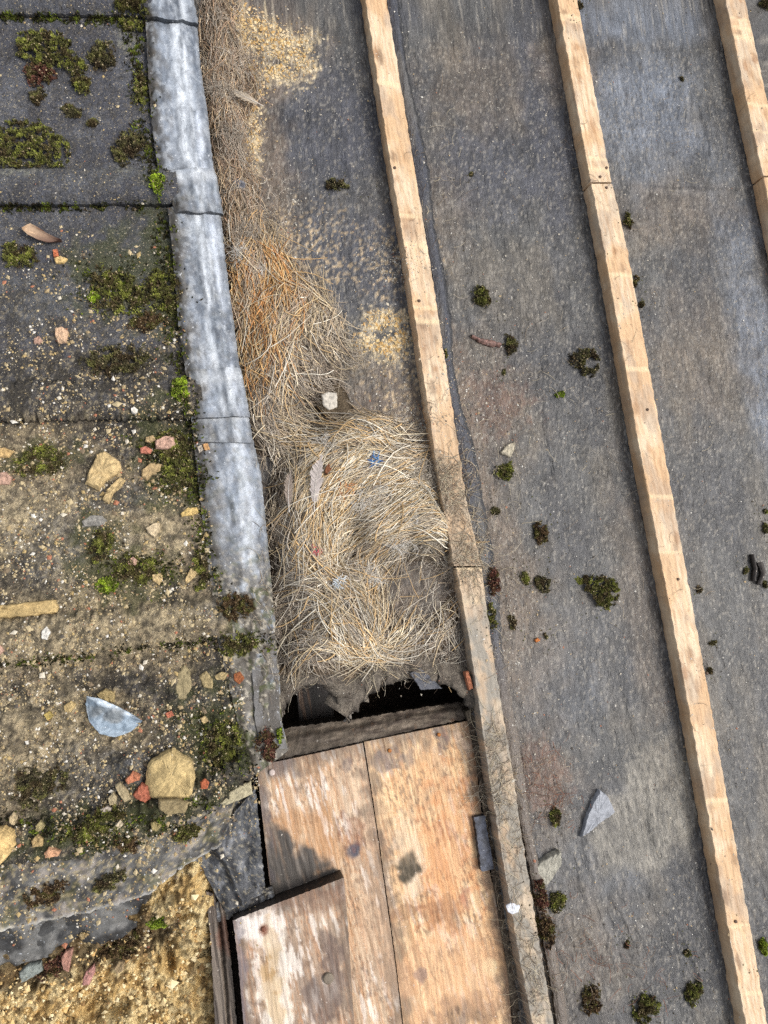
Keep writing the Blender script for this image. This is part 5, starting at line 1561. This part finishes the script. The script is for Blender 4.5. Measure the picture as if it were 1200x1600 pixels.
def strands(name, P0, length, jit, rad, cols, seed, parent, lift=(0.0, 0.006), curl=0.25, fixed=None, zbase=None, segs=6, chaos=1.6, stuff=True, follow=False):
    r = np.random.default_rng(seed)
    n = len(P0)
    x, y = P0[:, 0].copy(), P0[:, 1].copy()
    a, _ = field(x, y)
    if fixed is not None:
        a = fixed
    else:
        a = a + (fbm(x * 55, y * 55, 430, 3) - 0.5) * chaos
    a = a + r.normal(0, jit, n)
    flip = r.random(n) < 0.5
    a = np.where(flip, a + math.pi, a)
    step = length / (segs - 1)
    pts = []
    z0 = r.uniform(lift[0], lift[1], n)
    slope = r.normal(0, 0.05, n)
    kur = r.normal(0, curl, n)
    for s in range(segs):
        if follow:
            zz = np.maximum(down(x, y), mound(x, y) - 0.002) + 0.0008 + z0 * 0.6
        else:
            base = mound(x, y) if zbase is None else zbase
            zz = np.maximum(base, 0.0) - 0.004 + z0 + slope * step * s + 0.002
        pts.append(np.stack([x, y, zz], -1))
        if s < segs - 1:
            if fixed is None:
                b, _ = field(x, y)
                d = (b - a + math.pi / 2) % math.pi - math.pi / 2
                a = a + d * 0.2
            a = a + kur * 1.0 / segs + r.normal(0, 0.06, n)
            x = x + np.cos(a) * step
            y = y + np.sin(a) * step
    P = np.stack(pts, 1)
    T = np.gradient(P, axis=1)
    T /= np.linalg.norm(T, axis=2)[..., None] + 1e-9
    S = np.stack([-T[..., 1], T[..., 0], np.zeros(T.shape[:2])], -1)
    S /= np.linalg.norm(S, axis=2)[..., None] + 1e-9
    N2 = np.cross(T, S)
    N2 *= np.sign(N2[..., 2:3] + 1e-9)
    taper = np.linspace(0.9, 0.45, segs)[None, :, None]
    R = rad[:, None, None] * taper
    ring = [P + R * S, P - R * S, P + R * 0.9 * N2]
    V = np.stack(ring, 2).reshape(-1, 3)
    k = (np.arange(n)[:, None] * segs + np.arange(segs - 1)[None]).reshape(-1) * 3
    f = []
    for i in range(3):
        j = (i + 1) % 3
        f.append(np.stack([k + i, k + j, k + 3 + j, k + 3 + i], -1))
    f = np.concatenate(f)
    tone = r.uniform(0.72, 1.18, (n, 1))
    C = np.repeat(np.clip(cols * tone, 0, 1), segs * 3, 0)
    o = mesh_obj(name, V, f, M_STRAW, C, parent)
    if stuff:
        o['kind'] = 'stuff'
    return o


def sample(lst, n, seed, edge=1.0):
    r = np.random.default_rng(seed)
    ar = np.array([a[2] * a[3] for a in lst], float)
    k = r.choice(len(lst), n, p=ar / ar.sum())
    L = np.array([a[:4] for a in lst], float)[k]
    t = r.uniform(0, 6.283, n)
    q = np.sqrt(r.random(n)) * edge
    uu, vv = L[:, 0] + L[:, 2] * q * np.cos(t), L[:, 1] + L[:, 3] * q * np.sin(t)
    lim = np.interp(vv, [0, 100, 180, 270, 330, 480, 570, 648, 740, 850, 940, 1060], [303, 312, 324, 334, 346, 362, 374, 389, 408, 419, 427, 437]) + 3
    ok = (uu > lim) & (vv < 1035 - 8 * np.sin(uu * 0.05)) & (vv > 0 - 60)
    hol = ((uu - 648) / 62) ** 2 + ((vv - 925) / 58) ** 2 < 1
    ok &= ~(hol & (r.random(len(uu)) < 0.82))
    ok &= uu < np.interp(vv, [0, 600, 780, 900, 1060], [560, 655, 690, 712, 742])
    uu, vv = uu[ok], vv[ok]
    return at(uu, vv, np.zeros(len(uu)))


def straw_cols(P, seed, pale=0.14, grey=0.2):
    r = np.random.default_rng(seed)
    _, c = field(P[:, 0], P[:, 1])
    k = r.random(len(P))
    c = np.where((k < pale)[:, None], lin(226, 206, 170), c)
    c = np.where((k > 1 - grey)[:, None], lin(132, 116, 98), c)
    return c


def clip_right(P):
    """stalks start left of the batten, and above the tear"""
    return P


r = np.random.default_rng(77)
DUSTY = np.array([lin(172, 156, 136), lin(196, 182, 162), lin(142, 124, 106), lin(214, 204, 186)])
PALES = np.array([lin(236, 218, 182), lin(222, 196, 150), lin(238, 228, 206), lin(226, 186, 124)])


def lay(area, n, seed, parent, lng, jit, rad, cols, lift, chaos=1.6, curl=0.6, name='straw', edge=1.0):
    P = sample(area, n, seed, edge)
    if cols is None:
        c = straw_cols(P, seed + 1, 0.18, 0.22)
    else:
        c = cols[r.integers(0, len(cols), len(P))]
    # darker, dustier and lighter patches
    m = fbm(P[:, 0] * 30, P[:, 1] * 30, 440, 3)
    c = mix(c, c * 0.6, sstep(0.56, 0.70, m))
    c = mix(c, np.broadcast_to(lin(172, 160, 144), c.shape), sstep(0.47, 0.32, m) * 0.75)
    gy = c.mean(1)[:, None]
    c = np.clip((c * 0.86 + gy * 0.14) * 1.22, 0, 0.85)
    strands(name, P, r.uniform(*lng, len(P)), jit, r.uniform(*rad, len(P)), c, seed + 2, parent, lift, curl, chaos=chaos)


UPPER = [a for a in PILE if a[1] < 380]
LOWER = [a for a in PILE if a[1] > 380]
SKIRT = [(640, 930, 85, 90), (660, 1010, 60, 50), (500, 1050, 70, 24), (450, 960, 30, 90), (600, 1050, 60, 20)]
lay(NEST, 5600, 101, nest, (0.012, 0.05), 0.42, (0.0003, 0.0008), None, (0.0, 0.006), 0.9, 0.5)
lay(NEST, 5200, 111, nest, (0.006, 0.026), 1.3, (0.00022, 0.0006), DUSTY, (0.0, 0.008), 2.5, 1.4, 'fine_fibre')
lay([(600, 835, 95, 24), (650, 810, 60, 40), (560, 760, 80, 44), (500, 800, 44, 110), (545, 975, 50, 60), (600, 1000, 45, 25), (560, 700, 80, 30)], 2300, 121, nest, (0.025, 0.08), 0.24, (0.0004, 0.0009), PALES, (0.004, 0.010), 0.6, 0.5)
lay(NEST, 260, 135, nest, (0.008, 0.03), 0.9, (0.0009, 0.0017), np.r_[DUSTY, PALES], (0.004, 0.009), 2.0, 0.6)
lay(LOWER, 120, 137, pile, (0.008, 0.03), 0.7, (0.0009, 0.0016), np.r_[DUSTY, PALES], (0.004, 0.009), 2.0, 0.6)
lay(NEST, 200, 131, nest, (0.03, 0.09), 1.2, (0.0005, 0.0010), PALES, (0.006, 0.013), 2.0, 0.8)
lay(SKIRT, 2600, 141, nest, (0.006, 0.03), 1.4, (0.0002, 0.0006), DUSTY, (0.002, 0.007), 2.5, 1.2, 'fine_fibre')
lay(SKIRT, 260, 151, nest, (0.02, 0.06), 0.9, (0.0004, 0.0008), PALES, (0.004, 0.009), 2.0, 1.0)
lay(LOWER, 4300, 201, pile, (0.010, 0.042), 0.5, (0.0003, 0.0008), None, (0.0, 0.007))
lay(LOWER, 2200, 211, pile, (0.006, 0.026), 1.3, (0.00022, 0.0006), DUSTY, (0.0, 0.008), 2.5, 1.4, 'fine_fibre')
lay([(410, 520, 58, 95), (400, 420, 44, 44), (420, 460, 64, 60)], 1000, 221, pile, (0.02, 0.06), 0.45, (0.0005, 0.0010), np.array([lin(228, 180, 108), lin(218, 162, 90), lin(236, 208, 156), lin(200, 138, 70)]), (0.003, 0.010), 1.4, 0.8)
lay(LOWER, 160, 231, pile, (0.03, 0.07), 1.2, (0.0004, 0.0009), PALES, (0.006, 0.013), 2.0, 1.2)
lay(UPPER, 1900, 241, pile, (0.008, 0.04), 0.6, (0.00025, 0.0007), np.array([lin(206, 172, 130), lin(188, 152, 118), lin(226, 200, 160), lin(164, 134, 108)]), (0.0, 0.007), 1.8, 0.8)
lay(UPPER, 1700, 251, pile, (0.005, 0.02), 1.4, (0.0002, 0.0005), DUSTY, (0.0, 0.007), 2.5, 1.4, 'fine_fibre')
lay([(385, 150, 30, 120), (400, 90, 60, 60), (400, 330, 50, 60), (600, 700, 50, 40)], 420, 261, pile, (0.006, 0.026), 1.2, (0.0002, 0.0005), DUSTY, (0.004, 0.008), 2.5, 1.4, 'fine_fibre')


# stray fibres lying on the batten, planks and felt
def stray(areas, n, seed, z, label, cols, rad=(0.0002, 0.00045), lng=(0.012, 0.05)):
    r = np.random.default_rng(seed)
    L = np.array(areas, float)[r.integers(0, len(areas), n)]
    uu = L[:, 0] + r.normal(0, 1, n) * L[:, 2] * 0.5
    vv = L[:, 1] + r.normal(0, 1, n) * L[:, 3] * 0.5
    P = rays(uu, vv)
    zb = P[:, 2] + 0.004
    o = strands('stray_fibre', P, r.uniform(*lng, n), 0.0, r.uniform(*rad, n), cols[r.integers(0, len(cols), n)], seed, None, (0.0, 0.003), 1.6, fixed=r.uniform(0, 6.28, n), zbase=zb, follow=True, segs=8)
    tag(o, label, 'fibres', kind='stuff')


FIB = np.array([lin(196, 184, 164), lin(166, 148, 126), lin(210, 196, 166), lin(128, 112, 96)])
stray([(735, 850, 30, 60), (720, 870, 40, 36), (740, 890, 30, 40), (690, 730, 36, 24), (680, 760, 24, 40), (700, 780, 20, 40), (720, 760, 20, 60)], 620, 21, 0, 'tangle of pale fibres caught on the nest batten', FIB)
stray([(765, 1240, 14, 50), (790, 1220, 20, 80), (800, 1330, 14, 120), (820, 1480, 20, 80), (770, 1160, 16, 40), (840, 1550, 24, 50)], 420, 22, 0, 'wispy fibres lying over the dusty batten and plank edge', FIB)
stray([(760, 700, 60, 160), (780, 900, 50, 140), (830, 640, 120, 120), (690, 300, 50, 160), (640, 640, 60, 60), (980, 700, 240, 600), (1000, 300, 200, 250)], 460, 23, 0, 'loose short fibres scattered on the open felt', FIB, (0.00018, 0.0004), (0.006, 0.03))
stray([(410, 900, 10, 160), (430, 1020, 20, 60), (560, 1050, 90, 16), (640, 1050, 60, 10), (460, 1060, 30, 14)], 200, 24, 0, 'dusty fibres hanging round the torn felt opening', FIB, (0.00018, 0.0004), (0.008, 0.03))
stray([(845, 1210, 40, 50), (870, 1250, 40, 40), (900, 1480, 80, 60), (1000, 1500, 100, 70)], 260, 25, 0, 'rusty roots and fibres on the dirty lower felt', np.array([lin(150, 100, 76), lin(124, 92, 76), lin(160, 140, 118)]), (0.0002, 0.0005), (0.006, 0.025))


# feathers
def feather(u0, v0, u1, v1, w, z, col, label, seed):
    pm = pt((u0 + u1) / 2, (v0 + v1) / 2)
    z = float(mound(pm[None, 0], pm[None, 1])[0]) + 0.009
    p0, p1 = pt(u0, v0, z), pt(u1, v1, z)
    d = p1 - p0
    L = np.linalg.norm(d)
    d /= L
    s = np.array([-d[1], d[0], 0])
    n = 34
    t = np.linspace(0, 1, n)
    bend = 0.05 * L * np.sin(t * math.pi)
    c = p0 + d * (t * L)[:, None] + s * bend[:, None]
    c[:, 2] += 0.004 * np.sin(t * 3.1)
    r = np.random.default_rng(seed)
    V, f, C = [], [], []
    for k in range(n - 1):                                  # barbs: narrow slips to both sides of the shaft
        if t[k] < 0.14:
            continue
        for sg in (1, -1):
            ww = w * MPP * 0.5 * math.sin(min(1, (t[k] - 0.08) * 1.25) * math.pi * 0.98) ** 0.6 * r.uniform(0.7, 1.1)
            a, b = c[k], c[k] * 0.05 + c[k + 1] * 0.95
            e = s * sg * ww + d * ww * 0.9 + np.array([0, 0, r.uniform(-0.001, 0.0015)])
            i = len(V)
            V += [a, b, b + e, a + e * 0.97]
            f.append((i, i + 1, i + 2, i + 3))
            cc = np.asarray(col) * r.uniform(0.8, 1.15)
            C += [cc * 0.85, cc * 0.85, cc, cc]
    root = empty('feather', p0)
    tag(root, label, 'feather')
    mesh_obj('vane', np.array(V), f, M_FEATHER, np.array(C), root, smooth=False)
    q = []
    for k in range(n):
        rr = 0.0007 * (1 - 0.8 * t[k])
        q += [c[k] + s * rr + [0, 0, 0.0002], c[k] - s * rr + [0, 0, 0.0002], c[k] + [0, 0, rr + 0.0004]]
    f = []
    for k in range(n - 1):
        for i in range(3):
            j = (i + 1) % 3
            f.append((k * 3 + i, k * 3 + j, k * 3 + 3 + j, k * 3 + 3 + i))
    mesh_obj('shaft', np.array(q), f, M_FEATHER, np.tile(lin(222, 214, 204), (len(q), 1)), root)


feather(491, 800, 503, 712, 20, 0.034, lin(184, 174, 168), 'grey feather standing among straw on the nest', 1)
feather(452, 800, 455, 735, 14, 0.030, lin(150, 136, 124), 'thin brown feather beside the lead near the nest', 2)


def fluff(u, v, w, h, ang, z, n, cols, label, seed, cat='fluff', lng=(0.008, 0.022), rad=(0.00018, 0.0004)):
    """a soft tuft of curled down"""
    r = np.random.default_rng(seed)
    t = r.uniform(0, 6.283, n)
    k = np.sqrt(r.random(n))
    a = math.radians(ang)
    x, y = np.cos(t) * k * w / 2, np.sin(t) * k * h / 2
    P = at(u + x * math.cos(a) - y * math.sin(a), v + x * math.sin(a) + y * math.cos(a), np.full(n, z))
    z = max(z * 0.3, float(mound(P[:, 0], P[:, 1]).mean()) + 0.007)
    P = at(u + x * math.cos(a) - y * math.sin(a), v + x * math.sin(a) + y * math.cos(a), np.full(n, z))
    C = np.array(cols)[r.integers(0, len(cols), n)]
    o = strands('fluff_tuft', P, r.uniform(*lng, n), 0.0, r.uniform(*rad, n), C, seed, None, (-0.003, 0.005), 2.6, fixed=-a + r.normal(0, 0.8, n), zbase=np.full(n, z), stuff=False)
    return tag(o, label, cat, 'down and fluff')


GRD = [lin(186, 174, 158), lin(160, 146, 130), lin(204, 194, 178)]
WHT = [lin(240, 236, 228), lin(226, 218, 204), lin(214, 206, 192)]
feather(412, 166, 360, 140, 13, 0.022, lin(186, 172, 152), 'beige feather with bare quill over the upper straw', 3)
fluff(352, 140, 50, 24, 10, 0.018, 170, GRD, 'soft beige down behind the bare quill feather', 31)
fluff(386, 362, 34, 44, 60, 0.024, 220, GRD, 'grey brown down tuft on the upper straw heap', 32)
fluff(380, 398, 30, 24, 20, 0.024, 130, WHT, 'pale down tuft lower on the upper straw heap', 33)
fluff(366, 206, 34, 30, 40, 0.018, 130, GRD, 'dusty down tuft by the green moss on the lead', 34)
fluff(408, 418, 12, 14, 0, 0.028, 70, WHT, 'small white down speck at the straw heap top', 35, lng=(0.004, 0.010))
fluff(560, 560, 40, 26, 40, 0.008, 110, GRD, 'grey down wisp beside the pale crusty felt patch', 36)
fluff(660, 732, 70, 26, 15, 0.016, 210, GRD, 'wide pale down tangle between nest and batten', 37)
fluff(690, 770, 26, 60, 70, 0.016, 150, GRD, 'upright down tangle squeezed against the batten', 38)
fluff(578, 780, 62, 16, -28, 0.030, 170, WHT, 'long cream fluff streak across the upper nest', 39)
fluff(634, 848, 60, 18, -10, 0.030, 190, WHT, 'white fluff streak on the straw arc by the batten', 40)
fluff(645, 812, 30, 14, 10, 0.030, 90, WHT, 'small white fluff above the straw arc', 41, lng=(0.004, 0.012))
fluff(714, 890, 40, 26, 0, 0.026, 200, GRD, 'grey fluff pad hanging on the batten edge', 42)
fluff(574, 905, 40, 40, 40, 0.026, 120, WHT, 'thin white fluff beside the bluish fluff ball', 43)
fluff(496, 1010, 50, 40, 20, 0.020, 160, GRD, 'grey down spread on the lower nest edge', 44)
fluff(520, 690, 50, 20, 10, 0.026, 120, WHT, 'pale down where the straw heap meets the nest', 45)


# coloured litter in the nest
def litter(name, outl, z, h, col, label, seed):
    chunk(name, outl, z, h, col, M_FEATHER, label, 'litter', seed=seed, rough=0.5)


litter('dirt_lump', [(508, 730), (514, 724), (517, 734), (512, 742), (506, 738)], 0.040, 0.005, lin(128, 84, 58), 'brown dirt lump right of the grey feather', 8)
fluff(586, 719, 16, 22, 20, 0.036, 70, [lin(96, 150, 206), lin(140, 180, 220), lin(70, 110, 170)], 'frayed blue plastic scrap tucked in the nest rim', 51, 'litter', (0.004, 0.010), (0.0004, 0.0011))
fluff(495, 859, 12, 12, 0, 0.034, 46, [lin(226, 92, 110), lin(236, 130, 140), lin(206, 70, 90)], 'frayed pink plastic scrap in the nest hollow', 52, 'litter', (0.003, 0.008), (0.0004, 0.001))
fluff(535, 766, 26, 10, -35, 0.036, 40, [lin(214, 138, 78), lin(224, 160, 104)], 'orange thread scrap woven in the nest', 53, 'litter', (0.006, 0.016), (0.0003, 0.0007))
fluff(529, 911, 18, 18, 0, 0.034, 130, [lin(226, 234, 238), lin(240, 244, 246), lin(206, 216, 222)], 'bluish white fluff ball below the nest hollow', 54, 'fluff', (0.003, 0.008), (0.0003, 0.0008))
